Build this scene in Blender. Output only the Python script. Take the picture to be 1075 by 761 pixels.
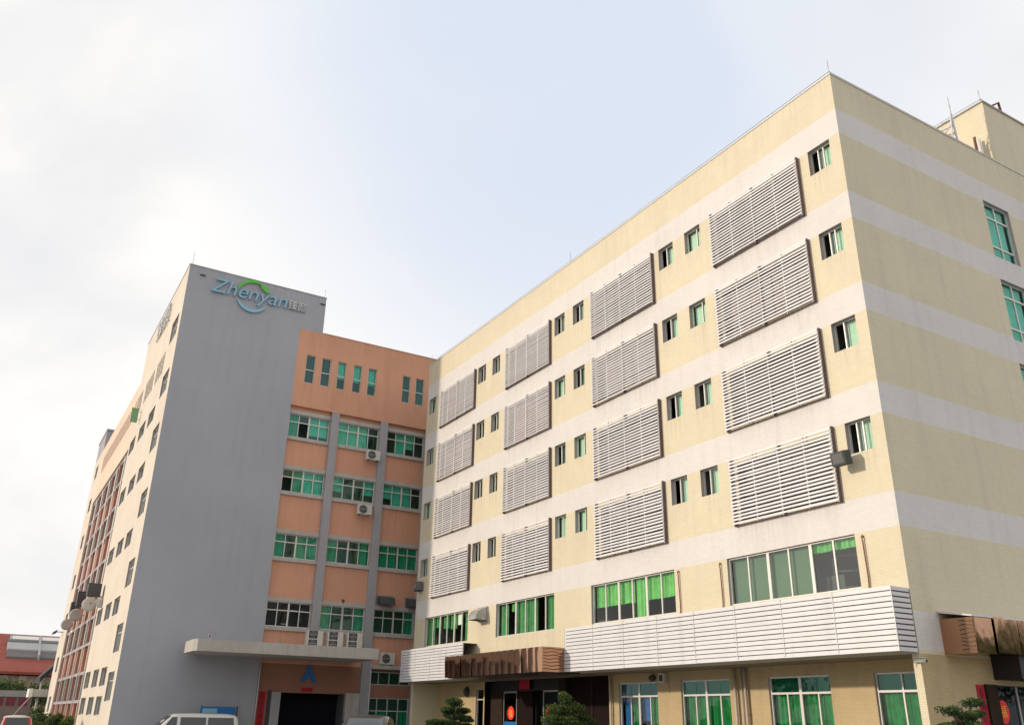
import bpy, bmesh, math, random
from mathutils import Vector, Matrix
random.seed(7)
scene = bpy.context.scene
for o in list(bpy.data.objects): bpy.data.objects.remove(o)
COL = scene.collection

# ------------------------------------------------------------------ camera
cam_data = bpy.data.cameras.new('camera'); cam = bpy.data.objects.new('camera', cam_data); COL.objects.link(cam)
PITCH, ROLL, YAW = 0.391271, 0.0177448, 0.5295725
fw = Vector((math.sin(YAW)*math.cos(PITCH), math.cos(YAW)*math.cos(PITCH), math.sin(PITCH)))
rt = Vector((math.cos(YAW), -math.sin(YAW), 0)); up = rt.cross(fw)
r2 = math.cos(ROLL)*rt + math.sin(ROLL)*up; u2 = -math.sin(ROLL)*rt + math.cos(ROLL)*up
M = Matrix((r2, u2, -fw)).transposed().to_4x4(); M.translation = (0, 0, 1.9)
cam.matrix_world = M
cam_data.sensor_width = 36; cam_data.sensor_fit = 'HORIZONTAL'; cam_data.lens = 908.5635/1075*36
cam_data.clip_start = 0.1; cam_data.clip_end = 5000
scene.camera = cam
scene.render.resolution_x = 1024; scene.render.resolution_y = 724

# ------------------------------------------------------------------ light
SUN_EL = math.radians(17)
SUN_DIR = Vector((-15.62, 6.05, 0)).normalized()*math.cos(SUN_EL) + Vector((0, 0, math.sin(SUN_EL)))
sl = bpy.data.lights.new('sun', 'SUN'); sun = bpy.data.objects.new('sun', sl); COL.objects.link(sun)
sl.energy = 2.75; sl.angle = math.radians(2.0); sl.color = (1.0, 0.84, 0.66)
sun.rotation_euler = SUN_DIR.to_track_quat('Z', 'Y').to_euler()
world = bpy.data.worlds.new('World'); scene.world = world; world.use_nodes = True
nt = world.node_tree; nt.nodes.clear()
def N(tree, typ, **kw):
    n = tree.nodes.new(typ)
    for k, v in kw.items(): setattr(n, k, v)
    return n
wo = N(nt, 'ShaderNodeOutputWorld'); bg = N(nt, 'ShaderNodeBackground'); bg.inputs['Strength'].default_value = 0.1
sky = N(nt, 'ShaderNodeTexSky', sky_type='NISHITA'); sky.sun_disc = False
sky.sun_elevation = SUN_EL; sky.sun_rotation = math.atan2(SUN_DIR.x, SUN_DIR.y)
sky.dust_density = 4.0; sky.air_density = 1.0; sky.ozone_density = 2.0
tc = N(nt, 'ShaderNodeTexCoord')
mp = N(nt, 'ShaderNodeMapping'); mp.inputs['Scale'].default_value = (1.0, 1.0, 1.5); mp.inputs['Location'].default_value = (0.35, 0.1, 0.2)
nz = N(nt, 'ShaderNodeTexNoise'); nz.inputs['Scale'].default_value = 2.1; nz.inputs['Detail'].default_value = 6; nz.inputs['Roughness'].default_value = 0.5
nz.inputs['Distortion'].default_value = 0.4
nt.links.new(tc.outputs['Generated'], mp.inputs['Vector']); nt.links.new(mp.outputs[0], nz.inputs['Vector'])
def mrange(src, a, b, c, d):
    r = N(nt, 'ShaderNodeMapRange'); r.interpolation_type = 'SMOOTHSTEP'
    for k_, v_ in zip((1, 2, 3, 4), (a, b, c, d)): r.inputs[k_].default_value = v_
    nt.links.new(src, r.inputs[0]); return r.outputs[0]
def mth(op, a, b):
    m_ = N(nt, 'ShaderNodeMath', operation=op)
    for k_, v_ in enumerate((a, b)):
        if isinstance(v_, (int, float)): m_.inputs[k_].default_value = v_
        else: nt.links.new(v_, m_.inputs[k_])
    return m_.outputs[0]
# a thin veil of cloud covers the sky; the clearest, bluest part stands high in the north-east
dt = N(nt, 'ShaderNodeVectorMath', operation='DOT_PRODUCT'); dt.inputs[1].default_value = (0.44, 0.60, 0.67)
nt.links.new(tc.outputs['Generated'], dt.inputs[0])
clear = mth('MULTIPLY', mrange(dt.outputs['Value'], 0.875, 1.0, 0.0, 1.0), mrange(nz.outputs['Fac'], 0.35, 0.72, 1.0, 0.35))
veil = N(nt, 'ShaderNodeMix', data_type='RGBA'); veil.inputs[6].default_value = (10.3, 10.05, 9.7, 1); veil.inputs[7].default_value = (8.5, 8.5, 8.6, 1)
nt.links.new(mrange(nz.outputs['Fac'], 0.42, 0.66, 0.0, 1.0), veil.inputs[0])
blue = N(nt, 'ShaderNodeMix', data_type='RGBA'); blue.inputs[7].default_value = (7.2, 7.85, 9.0, 1)
nt.links.new(clear, blue.inputs[0]); nt.links.new(veil.outputs[2], blue.inputs[6])
mix = N(nt, 'ShaderNodeMix', data_type='RGBA'); mix.inputs[0].default_value = 0.93
nt.links.new(sky.outputs[0], mix.inputs[6]); nt.links.new(blue.outputs[2], mix.inputs[7])
nt.links.new(mix.outputs[2], bg.inputs[0]); nt.links.new(bg.outputs[0], wo.inputs[0])
scene.view_settings.view_transform = 'Standard'; scene.view_settings.look = 'None'
scene.view_settings.exposure = 0.10; scene.view_settings.gamma = 1.0
scene.render.engine = 'CYCLES'

# ------------------------------------------------------------------ materials
MATS = {}
def mat(name, col, rough=0.6, metal=0.0, var=0.0, vscale=1.0, streak=0.0, bump=0.0, bscale=20.0,
        tile=None, spec=0.4, emis=None, coat=0.0, wave=None, transl=False):
    if name in MATS: return MATS[name]
    m = bpy.data.materials.new(name); m.use_nodes = True; t = m.node_tree
    b = t.nodes['Principled BSDF']; L = t.links.new
    b.inputs['Base Color'].default_value = (*col, 1); b.inputs['Roughness'].default_value = rough
    b.inputs['Metallic'].default_value = metal; b.inputs['Specular IOR Level'].default_value = spec
    b.inputs['Coat Weight'].default_value = coat
    if emis: b.inputs['Emission Color'].default_value = (*emis[0], 1); b.inputs['Emission Strength'].default_value = emis[1]
    src = None; bsrc = None
    uv = N(t, 'ShaderNodeUVMap'); geo = N(t, 'ShaderNodeNewGeometry')
    if tile:
        br = N(t, 'ShaderNodeTexBrick'); br.offset = 0.5
        br.inputs['Scale'].default_value = 1.0; br.inputs['Brick Width'].default_value = tile[0]; br.inputs['Row Height'].default_value = tile[1]
        br.inputs['Mortar Size'].default_value = tile[2]; br.inputs['Mortar Smooth'].default_value = 0.3; br.inputs['Bias'].default_value = 0.0
        k = tile[3]
        br.inputs['Color1'].default_value = (*[c*(1+k) for c in col], 1); br.inputs['Color2'].default_value = (*[c*(1-k) for c in col], 1)
        br.inputs['Mortar'].default_value = (*[c*tile[4] for c in col], 1)
        L(uv.outputs[0], br.inputs['Vector']); src = br.outputs['Color']; bsrc = br.outputs['Fac']
    if var or streak:
        nn = N(t, 'ShaderNodeTexNoise'); nn.inputs['Scale'].default_value = vscale; nn.inputs['Detail'].default_value = 6
        nn.inputs['Roughness'].default_value = 0.65
        L(geo.outputs['Position'], nn.inputs['Vector'])
        mr = N(t, 'ShaderNodeMapRange'); mr.inputs[1].default_value = 0.3; mr.inputs[2].default_value = 0.7
        mr.inputs[3].default_value = 1-var; mr.inputs[4].default_value = 1+var
        L(nn.outputs['Fac'], mr.inputs[0]); fac = mr.outputs[0]
        if streak:
            mpp = N(t, 'ShaderNodeMapping'); mpp.inputs['Scale'].default_value = (2.6, 2.6, 0.16)
            L(geo.outputs['Position'], mpp.inputs['Vector'])
            n2 = N(t, 'ShaderNodeTexNoise'); n2.inputs['Scale'].default_value = 1.0; n2.inputs['Detail'].default_value = 4
            L(mpp.outputs[0], n2.inputs['Vector'])
            m2 = N(t, 'ShaderNodeMapRange'); m2.inputs[1].default_value = 0.52; m2.inputs[2].default_value = 0.75
            m2.inputs[3].default_value = 1.0; m2.inputs[4].default_value = 1-streak
            L(n2.outputs['Fac'], m2.inputs[0])
            mm = N(t, 'ShaderNodeMath', operation='MULTIPLY'); L(fac, mm.inputs[0]); L(m2.outputs[0], mm.inputs[1]); fac = mm.outputs[0]
            at = N(t, 'ShaderNodeAttribute', attribute_name='stain')
            mp3 = N(t, 'ShaderNodeMapping'); mp3.inputs['Scale'].default_value = (9, 9, 0.5); L(geo.outputs['Position'], mp3.inputs['Vector'])
            n3 = N(t, 'ShaderNodeTexNoise'); n3.inputs['Scale'].default_value = 1.0; n3.inputs['Detail'].default_value = 3; L(mp3.outputs[0], n3.inputs['Vector'])
            m3 = N(t, 'ShaderNodeMapRange'); m3.inputs[1].default_value = 0.42; m3.inputs[2].default_value = 0.62; m3.inputs[4].default_value = 0.12; L(n3.outputs['Fac'], m3.inputs[0])
            m4 = N(t, 'ShaderNodeMath', operation='MULTIPLY'); L(m3.outputs[0], m4.inputs[0]); L(at.outputs['Fac'], m4.inputs[1])
            m5 = N(t, 'ShaderNodeMath', operation='SUBTRACT'); m5.inputs[0].default_value = 1.0; L(m4.outputs[0], m5.inputs[1])
            m6 = N(t, 'ShaderNodeMath', operation='MULTIPLY'); L(fac, m6.inputs[0]); L(m5.outputs[0], m6.inputs[1]); fac = m6.outputs[0]
        vm = N(t, 'ShaderNodeVectorMath', operation='SCALE')
        if src: L(src, vm.inputs[0])
        else: vm.inputs[0].default_value = col
        L(fac, vm.inputs['Scale']); src = vm.outputs[0]
    if src: L(src, b.inputs['Base Color'])
    h = None
    if bump:
        nb = N(t, 'ShaderNodeTexNoise'); nb.inputs['Scale'].default_value = bscale; nb.inputs['Detail'].default_value = 4
        L(geo.outputs['Position'], nb.inputs['Vector']); h = nb.outputs['Fac']
    if wave:
        mpw = N(t, 'ShaderNodeMapping'); mpw.inputs['Scale'].default_value = wave[0]
        L(geo.outputs['Position'], mpw.inputs['Vector'])
        nb = N(t, 'ShaderNodeTexNoise'); nb.inputs['Scale'].default_value = 1.0; nb.inputs['Detail'].default_value = 2
        L(mpw.outputs[0], nb.inputs['Vector']); h = nb.outputs['Fac']; bump = wave[1]
    if h:
        bp = N(t, 'ShaderNodeBump'); bp.inputs['Strength'].default_value = bump; bp.inputs['Distance'].default_value = 0.02 if not wave else 0.3
        L(h, bp.inputs['Height']); L(bp.outputs[0], b.inputs['Normal'])
    if bsrc and not h:
        bp = N(t, 'ShaderNodeBump'); bp.inputs['Strength'].default_value = 0.25; bp.inputs['Distance'].default_value = 0.004; bp.invert = True
        L(bsrc, bp.inputs['Height']); L(bp.outputs[0], b.inputs['Normal'])
    if transl:
        tr = N(t, 'ShaderNodeBsdfTranslucent'); tr.inputs['Color'].default_value = (*col, 1)
        if src: L(src, tr.inputs['Color'])
        ms = N(t, 'ShaderNodeMixShader'); ms.inputs[0].default_value = 0.35
        L(b.outputs[0], ms.inputs[1]); L(tr.outputs[0], ms.inputs[2]); L(ms.outputs[0], t.nodes['Material Output'].inputs[0])
    MATS[name] = m; return m

def glass(name, tint, refl=0.12, rough=0.02, gcol=(1, 1, 1)):
    """tinted window glass: a see-through tinted sheet with a Fresnel mirror on it"""
    if name in MATS: return MATS[name]
    m = bpy.data.materials.new(name); m.use_nodes = True; t = m.node_tree; t.nodes.clear(); L = t.links.new
    out = N(t, 'ShaderNodeOutputMaterial'); tr = N(t, 'ShaderNodeBsdfTransparent'); tr.inputs[0].default_value = (*tint, 1)
    gl = N(t, 'ShaderNodeBsdfGlossy'); gl.inputs['Roughness'].default_value = rough; gl.inputs['Color'].default_value = (*gcol, 1)
    ad = N(t, 'ShaderNodeMath', operation='MULTIPLY_ADD'); ad.inputs[1].default_value = 1-refl; ad.inputs[2].default_value = refl
    geo = N(t, 'ShaderNodeNewGeometry'); nb = N(t, 'ShaderNodeTexNoise'); nb.inputs['Scale'].default_value = 0.9
    # Schlick reflectance that is the same from both sides of the sheet
    dp = N(t, 'ShaderNodeVectorMath', operation='DOT_PRODUCT'); L(geo.outputs['Normal'], dp.inputs[0]); L(geo.outputs['Incoming'], dp.inputs[1])
    ab = N(t, 'ShaderNodeMath', operation='ABSOLUTE'); L(dp.outputs['Value'], ab.inputs[0])
    om = N(t, 'ShaderNodeMath', operation='SUBTRACT'); om.inputs[0].default_value = 1.0; L(ab.outputs[0], om.inputs[1])
    pw = N(t, 'ShaderNodeMath', operation='POWER'); pw.inputs[1].default_value = 5.0; L(om.outputs[0], pw.inputs[0])
    fr = N(t, 'ShaderNodeMath', operation='MULTIPLY_ADD'); fr.inputs[1].default_value = 0.95; fr.inputs[2].default_value = 0.05; L(pw.outputs[0], fr.inputs[0])
    L(geo.outputs['Position'], nb.inputs['Vector'])
    bp = N(t, 'ShaderNodeBump'); bp.inputs['Strength'].default_value = 0.15; bp.inputs['Distance'].default_value = 0.05
    L(nb.outputs['Fac'], bp.inputs['Height']); L(bp.outputs[0], gl.inputs['Normal'])
    ms = N(t, 'ShaderNodeMixShader'); L(fr.outputs[0], ad.inputs[0]); L(ad.outputs[0], ms.inputs[0])
    L(tr.outputs[0], ms.inputs[1]); L(gl.outputs[0], ms.inputs[2]); L(ms.outputs[0], out.inputs[0])
    MATS[name] = m; return m

CREAM = mat('cream_tile', (0.61, 0.55, 0.405), 0.55, var=0.05, vscale=0.35, streak=0.07, tile=(0.20, 0.062, 0.006, 0.03, 0.82))
BAND = mat('pale_band_tile', (0.62, 0.60, 0.59), 0.55, var=0.04, vscale=0.4, streak=0.07, tile=(0.20, 0.062, 0.006, 0.03, 0.82))
GROUNDTILE = mat('ground_floor_tile', (0.46, 0.36, 0.20), 0.6, var=0.08, vscale=0.5, streak=0.12, tile=(0.20, 0.062, 0.006, 0.04, 0.80))
SOFFIT = mat('soffit_brown', (0.20, 0.16, 0.12), 0.8, var=0.1, vscale=1)
REVEAL = mat('window_reveal', (0.38, 0.34, 0.34), 0.8, var=0.1, vscale=2)
WFRAME = mat('window_frame_metal', (0.62, 0.60, 0.58), 0.4, metal=0.2, var=0.04, vscale=3)
WHITE = mat('white_louvre_paint', (0.60, 0.60, 0.62), 0.36, var=0.05, vscale=1.5, streak=0.10)
SLAT = mat('silver_slat_paint', (0.69, 0.69, 0.72), 0.34, var=0.06, vscale=1.5, streak=0.10)
GAPSHADE = mat('slat_gap_shade', (0.20, 0.165, 0.165), 0.8, var=0.2, vscale=2)  # shade of the slat gaps put into the colour behind screens and awnings
LBACK = mat('louvre_brown_steel', (0.13, 0.085, 0.085), 0.6, var=0.2, vscale=3)
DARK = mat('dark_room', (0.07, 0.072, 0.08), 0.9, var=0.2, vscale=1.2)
ROOM = mat('room_plaster', (0.32, 0.34, 0.33), 0.9, var=0.1, vscale=1.2)
ROOFC = mat('roof_concrete', (0.32, 0.31, 0.29), 0.9, var=0.15, vscale=0.8)
CURT = mat('green_curtain', (0.17, 0.50, 0.13), 0.9, var=0.2, vscale=3)
CURTB = mat('blue_curtain', (0.03, 0.18, 0.55), 0.9, var=0.15, vscale=3, transl=True)
CURTM = mat('mid_green_curtain', (0.09, 0.30, 0.10), 0.9, var=0.25, vscale=4)
SHADE_D = mat('dark_green_film', (0.015, 0.16, 0.10), 0.9, var=0.1, vscale=2)
BLINDG = mat('grey_green_blind', (0.20, 0.28, 0.19), 0.9, var=0.05, vscale=1, transl=True)
CURTG = mat('deep_green_curtain', (0.02, 0.30, 0.085), 0.9, var=0.35, vscale=3, transl=True)
BLIND = mat('pale_blind', (0.60, 0.74, 0.60), 0.9, var=0.08, vscale=2)
PIPE = mat('grey_pipe_plastic', (0.46, 0.40, 0.33), 0.5, var=0.1, vscale=3)
RUST = mat('rusty_pipe', (0.22, 0.09, 0.05), 0.7, var=0.3, vscale=6)
GREY = mat('grey_plaster', (0.35, 0.362, 0.405), 0.85, var=0.07, vscale=0.16, streak=0.05, bump=0.15, bscale=12)
ACREAM = mat('cream_plaster', (0.62, 0.56, 0.48), 0.85, var=0.06, vscale=0.4, streak=0.12, bump=0.15, bscale=12)
APEACH = mat('peach_plaster', (0.68, 0.53, 0.42), 0.85, var=0.05, vscale=0.4, streak=0.10)
ORANGE = mat('orange_plaster', (0.60, 0.315, 0.21), 0.85, var=0.06, vscale=0.35, streak=0.10, bump=0.15, bscale=12)
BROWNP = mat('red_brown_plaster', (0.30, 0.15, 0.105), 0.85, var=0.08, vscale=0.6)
SCOL = mat('maroon_column', (0.34, 0.19, 0.17), 0.85, var=0.1, vscale=0.6)
CONC = mat('pale_concrete', (0.42, 0.40, 0.38), 0.85, var=0.10, vscale=1.0, streak=0.18)
COLGREY = mat('column_grey', (0.33, 0.325, 0.35), 0.85, var=0.06, vscale=0.6, streak=0.10)
COPPER = mat('copper_mirror', (0.48, 0.27, 0.17), 0.07, metal=1.0, wave=((1.6, 1.6, 1.1), 0.04))
COPPERS = mat('copper_side', (0.48, 0.27, 0.16), 0.16, metal=1.0)
COPPERL = mat('copper_groove', (0.04, 0.02, 0.015), 0.5)
STONE = mat('dark_red_stone', (0.012, 0.005, 0.005), 0.7, spec=0.1, var=0.3, vscale=3)
STONEB = mat('brown_stone', (0.03, 0.02, 0.014), 0.7, spec=0.1, var=0.2, vscale=3)
BLACK = mat('black_metal', (0.015, 0.015, 0.018), 0.45)
RED = mat('red_paper', (0.42, 0.008, 0.025), 0.7)
REDB = mat('red_decal', (0.85, 0.03, 0.015), 0.5)
GOLD = mat('gold_print', (0.95, 0.52, 0.06), 0.5)
INK = mat('black_ink', (0.05, 0.008, 0.012), 0.7)
BLUE = mat('blue_paint', (0.008, 0.14, 0.42), 0.45)
LOGOBLUE = mat('logo_blue', (0.24, 0.46, 0.62), 0.4)
LOGOGREEN = mat('logo_green', (0.10, 0.50, 0.06), 0.4)
STEEL = mat('sign_steel', (0.52, 0.53, 0.53), 0.35, metal=0.6)
NAVY = mat('navy_film', (0.008, 0.04, 0.10), 0.8)
ACW = mat('ac_white', (0.55, 0.54, 0.50), 0.5, var=0.06, vscale=4)
ACG = mat('ac_grey', (0.12, 0.12, 0.13), 0.6, var=0.1, vscale=4)
ACD = mat('ac_dark', (0.05, 0.055, 0.06), 0.6)
DUCT = mat('galvanised_duct', (0.42, 0.42, 0.42), 0.42, metal=0.5, var=0.12, vscale=4)
G_GREEN = glass('green_glass', (0.55, 0.90, 0.70), 0.02)
G_PALE = glass('pale_green_glass', (0.82, 0.97, 0.88), 0.06)
G_TEAL = glass('teal_glass', (0.40, 0.84, 0.74), 0.03, gcol=(0.6, 0.95, 0.9))
G_CLEAR = glass('clear_glass', (0.88, 0.97, 0.92), 0.0)
G_DARK = glass('dark_glass', (0.10, 0.12, 0.13), 0.0, gcol=(0.5, 0.55, 0.6))
SHADE_T = mat('teal_blind', (0.30, 0.62, 0.55), 0.9, var=0.12, vscale=3)
SHADE_G = mat('green_blind', (0.05, 0.36, 0.24), 0.9, var=0.15, vscale=3)
ASPHALT = mat('asphalt', (0.055, 0.055, 0.055), 0.9, var=0.25, vscale=0.6, bump=0.3, bscale=60)
CONCRETE_YARD = mat('concrete_yard', (0.27, 0.26, 0.24), 0.9, var=0.12, vscale=0.4, tile=(5.0, 5.0, 0.02, 0.03, 0.5))
PAVE = mat('paving', (0.30, 0.29, 0.27), 0.85, tile=(0.6, 0.6, 0.012, 0.06, 0.6), var=0.1, vscale=0.6)
KERB = mat('kerb_stone', (0.36, 0.35, 0.33), 0.85, var=0.12, vscale=2)
LAWN = mat('lawn', (0.05, 0.09, 0.025), 0.95, var=0.35, vscale=3, bump=0.6, bscale=40)
LINE = mat('line_paint', (0.70, 0.69, 0.64), 0.7, var=0.1, vscale=4)
BARK = mat('bark', (0.10, 0.07, 0.05), 0.9, var=0.3, vscale=8, bump=0.6, bscale=30)
def leafmat(name, a, b):
    if name in MATS: return MATS[name]
    m = mat(name, a, 0.7, transl=True); t = m.node_tree; L = t.links.new
    at = N(t, 'ShaderNodeAttribute', attribute_name='tint')
    mx = N(t, 'ShaderNodeMix', data_type='RGBA'); mx.inputs[6].default_value = (*a, 1); mx.inputs[7].default_value = (*b, 1)
    L(at.outputs['Fac'], mx.inputs[0])
    for n in t.nodes:
        if n.type == 'BSDF_PRINCIPLED': L(mx.outputs[2], n.inputs['Base Color'])
        if n.type == 'BSDF_TRANSLUCENT': L(mx.outputs[2], n.inputs['Color'])
    return m
PINE = leafmat('pine_needles', (0.025, 0.055, 0.022), (0.10, 0.15, 0.04))
LEAF = leafmat('broad_leaves', (0.045, 0.085, 0.02), (0.16, 0.22, 0.04))
LEAFD = leafmat('dark_broad_leaves', (0.022, 0.05, 0.02), (0.13, 0.18, 0.03))
SHRUB = leafmat('shrub_leaves', (0.045, 0.08, 0.025), (0.14, 0.18, 0.055))
TREEL = leafmat('tree_leaves', (0.03, 0.07, 0.025), (0.10, 0.17, 0.05))

# ------------------------------------------------------------------ mesh builder
WPOS = {}
def tag(o, label=None, cat=None, group=None, kind=None):
    for k, v in (('label', label), ('category', cat), ('group', group), ('kind', kind)):
        if v: o[k] = v
    return o
def thing(name, loc, label, cat, group=None, rotz=0, world=False):
    """Empty at the base of a thing.  world=True: its parts are given in world coordinates."""
    o = bpy.data.objects.new(name, None); COL.objects.link(o); o.location = loc; o.rotation_euler = (0, 0, rotz)
    o.empty_display_size = 0.3
    WPOS[o] = Vector(loc) if world else Vector((0, 0, 0))
    return tag(o, label, cat, group)

class MB:
    def __init__(s): s.v = []; s.f = []; s.m = []; s.mats = []; s.sm = []; s.tint = []; s.cor = {}
    def mi(s, m):
        if m not in s.mats: s.mats.append(m)
        return s.mats.index(m)
    def poly(s, pts, m, smooth=False, tint=0.0):
        i = len(s.v); s.v += [Vector(p) for p in pts]; s.f.append(list(range(i, i+len(pts)))); s.m.append(s.mi(m)); s.sm.append(smooth); s.tint.append(tint)
    def hexa(s, c, m):
        """c: 8 corners, 0-3 bottom loop, 4-7 top loop"""
        i = len(s.v); s.v += [Vector(p) for p in c]
        for q in ((3, 2, 1, 0), (4, 5, 6, 7), (0, 1, 5, 4), (1, 2, 6, 5), (2, 3, 7, 6), (3, 0, 4, 7)):
            s.f.append([i+k for k in q]); s.m.append(s.mi(m)); s.sm.append(False); s.tint.append(0)
    def box(s, x0, x1, y0, y1, z0, z1, m):
        s.hexa([(x0, y0, z0), (x1, y0, z0), (x1, y1, z0), (x0, y1, z0), (x0, y0, z1), (x1, y0, z1), (x1, y1, z1), (x0, y1, z1)], m)
    def fbox(s, F, u0, u1, z0, z1, d0, d1, m):
        s.hexa([F(u0, z0, d1), F(u1, z0, d1), F(u1, z0, d0), F(u0, z0, d0), F(u0, z1, d1), F(u1, z1, d1), F(u1, z1, d0), F(u0, z1, d0)], m)
    def tube(s, pts, r, m, n=8, cap=True, smooth=True):
        pts = [Vector(p) for p in pts]; rs = r if isinstance(r, (list, tuple)) else [r]*len(pts)
        rings = []
        for k, p in enumerate(pts):
            a = pts[max(k-1, 0)]; b = pts[min(k+1, len(pts)-1)]; d = (b-a).normalized()
            e = Vector((0, 0, 1)) if abs(d.z) < 0.9 else Vector((1, 0, 0))
            x = d.cross(e).normalized(); y = d.cross(x).normalized()
            i = len(s.v); s.v += [p + rs[k]*(math.cos(2*math.pi*j/n)*x + math.sin(2*math.pi*j/n)*y) for j in range(n)]; rings.append(i)
        for k in range(len(rings)-1):
            for j in range(n):
                a, b = rings[k], rings[k+1]; j2 = (j+1) % n
                s.f.append([a+j, b+j, b+j2, a+j2]); s.m.append(s.mi(m)); s.sm.append(smooth); s.tint.append(0)
        if cap:
            s.f.append([rings[0]+j for j in range(n)]); s.m.append(s.mi(m)); s.sm.append(False); s.tint.append(0)
            s.f.append([rings[-1]+n-1-j for j in range(n)]); s.m.append(s.mi(m)); s.sm.append(False); s.tint.append(0)
    def prism(s, F, pts, d0, d1, m):
        """outline pts (u,z) counter-clockwise seen from outside, extruded from depth d0 to d1"""
        n = len(pts)
        s.poly([F(u, z, d1) for u, z in pts], m); s.poly([F(u, z, d0) for u, z in reversed(pts)], m)
        for k in range(n):
            a, b = pts[k], pts[(k+1) % n]
            s.poly([F(*a, d1), F(*a, d0), F(*b, d0), F(*b, d1)], m)
    def build(s, name, parent=None, label=None, bevel=0.0, raw=None):
        me = bpy.data.meshes.new(name)
        lo = Vector([min(v[i] for v in s.v) for i in range(3)]); hi = Vector([max(v[i] for v in s.v) for i in range(3)])
        c = (lo+hi)/2; c.z = lo.z
        me.from_pydata([v-c for v in s.v], [], s.f)
        for m in s.mats: me.materials.append(m)
        me.polygons.foreach_set('material_index', s.m); me.polygons.foreach_set('use_smooth', s.sm)
        uvl = me.uv_layers.new(name='UVMap'); data = []
        for p in me.polygons:
            n = p.normal; ax = 0 if abs(n.x) > max(abs(n.y), abs(n.z)) else (1 if abs(n.y) > abs(n.z) else 2)
            for vi in p.vertices:
                w = me.vertices[vi].co + c
                data += ([w.y, w.z], [w.x, w.z], [w.x, w.y])[ax]
        uvl.data.foreach_set('uv', data)
        if any(s.tint):
            a = me.attributes.new('tint', 'FLOAT', 'FACE'); a.data.foreach_set('value', s.tint)
        if s.cor:
            ca = me.attributes.new('stain', 'FLOAT', 'CORNER'); arr = []
            for fi, p in enumerate(me.polygons): arr += s.cor.get(fi, [0]*len(p.vertices))
            ca.data.foreach_set('value', arr)
        me.update()
        o = bpy.data.objects.new(name, me); COL.objects.link(o)
        if parent is not None:
            o.parent = parent; o.location = c - WPOS[parent]
        else: o.location = c
        WPOS[o] = c
        if label: o['label'] = label
        if bevel:
            b = o.modifiers.new('bevel', 'BEVEL'); b.width = bevel; b.segments = 2; b.limit_method = 'ANGLE'; b.angle_limit = math.radians(50)
        return o

class Facade:
    def __init__(s, origin, u, n): s.o = Vector(origin); s.u = Vector(u); s.n = Vector(n)
    def __call__(s, u, z, d=0): return s.o + s.u*u + s.n*d + Vector((0, 0, z))

DRIP = 1.1
def wall(mb, F, u0, u1, z0, z1, holes, matfn, us=(), zs=(), d=0.0, reveal=REVEAL, top=True):
    """wall sheet at depth d with real openings; holes: (u0,u1,z0,z1,depth[,reveal material, back material])"""
    zs = list(zs)+[h[2]-DRIP for h in holes]+[z1-DRIP*1.3]
    U = sorted({round(x, 4) for x in [u0, u1, *us, *[h[0] for h in holes], *[h[1] for h in holes]] if u0-1e-6 <= x <= u1+1e-6})
    Z = sorted({round(x, 4) for x in [z0, z1, *zs, *[h[2] for h in holes], *[h[3] for h in holes]] if z0-1e-6 <= x <= z1+1e-6})
    for i in range(len(U)-1):
        for j in range(len(Z)-1):
            cu, cz = (U[i]+U[i+1])/2, (Z[j]+Z[j+1])/2
            if any(h[0] < cu < h[1] and h[2] < cz < h[3] for h in holes): continue
            mb.poly([F(U[i], Z[j], d), F(U[i+1], Z[j], d), F(U[i+1], Z[j+1], d), F(U[i], Z[j+1], d)], matfn(cu, cz))
            st = [0, 0, 0, 0]
            for h in holes:
                if h[0]-1e-4 < cu < h[1]+1e-4 and h[2]-DRIP < cz < h[2]: st = [max(0, 1-(h[2]-z_)/DRIP) for z_ in (Z[j], Z[j], Z[j+1], Z[j+1])]
            if top and cz > z1-DRIP*1.3 and z1 > 20: st = [max(0, 1-(z1-z_)/(DRIP*1.3))*0.8 for z_ in (Z[j], Z[j], Z[j+1], Z[j+1])]
            if any(st): mb.cor[len(mb.f)-1] = st
    for h in holes:
        a, b, c, e, dep = h[:5]; rm = h[5] if len(h) > 5 and h[5] else reveal; D = d-dep
        mb.poly([F(a, c, d), F(b, c, d), F(b, c, D), F(a, c, D)], rm); mb.poly([F(a, e, D), F(b, e, D), F(b, e, d), F(a, e, d)], rm)
        mb.poly([F(a, c, D), F(a, e, D), F(a, e, d), F(a, c, d)], rm); mb.poly([F(b, c, d), F(b, e, d), F(b, e, D), F(b, c, D)], rm)
        if len(h) > 6: mb.poly([F(a, c, D), F(b, c, D), F(b, e, D), F(a, e, D)], h[6])

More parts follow.
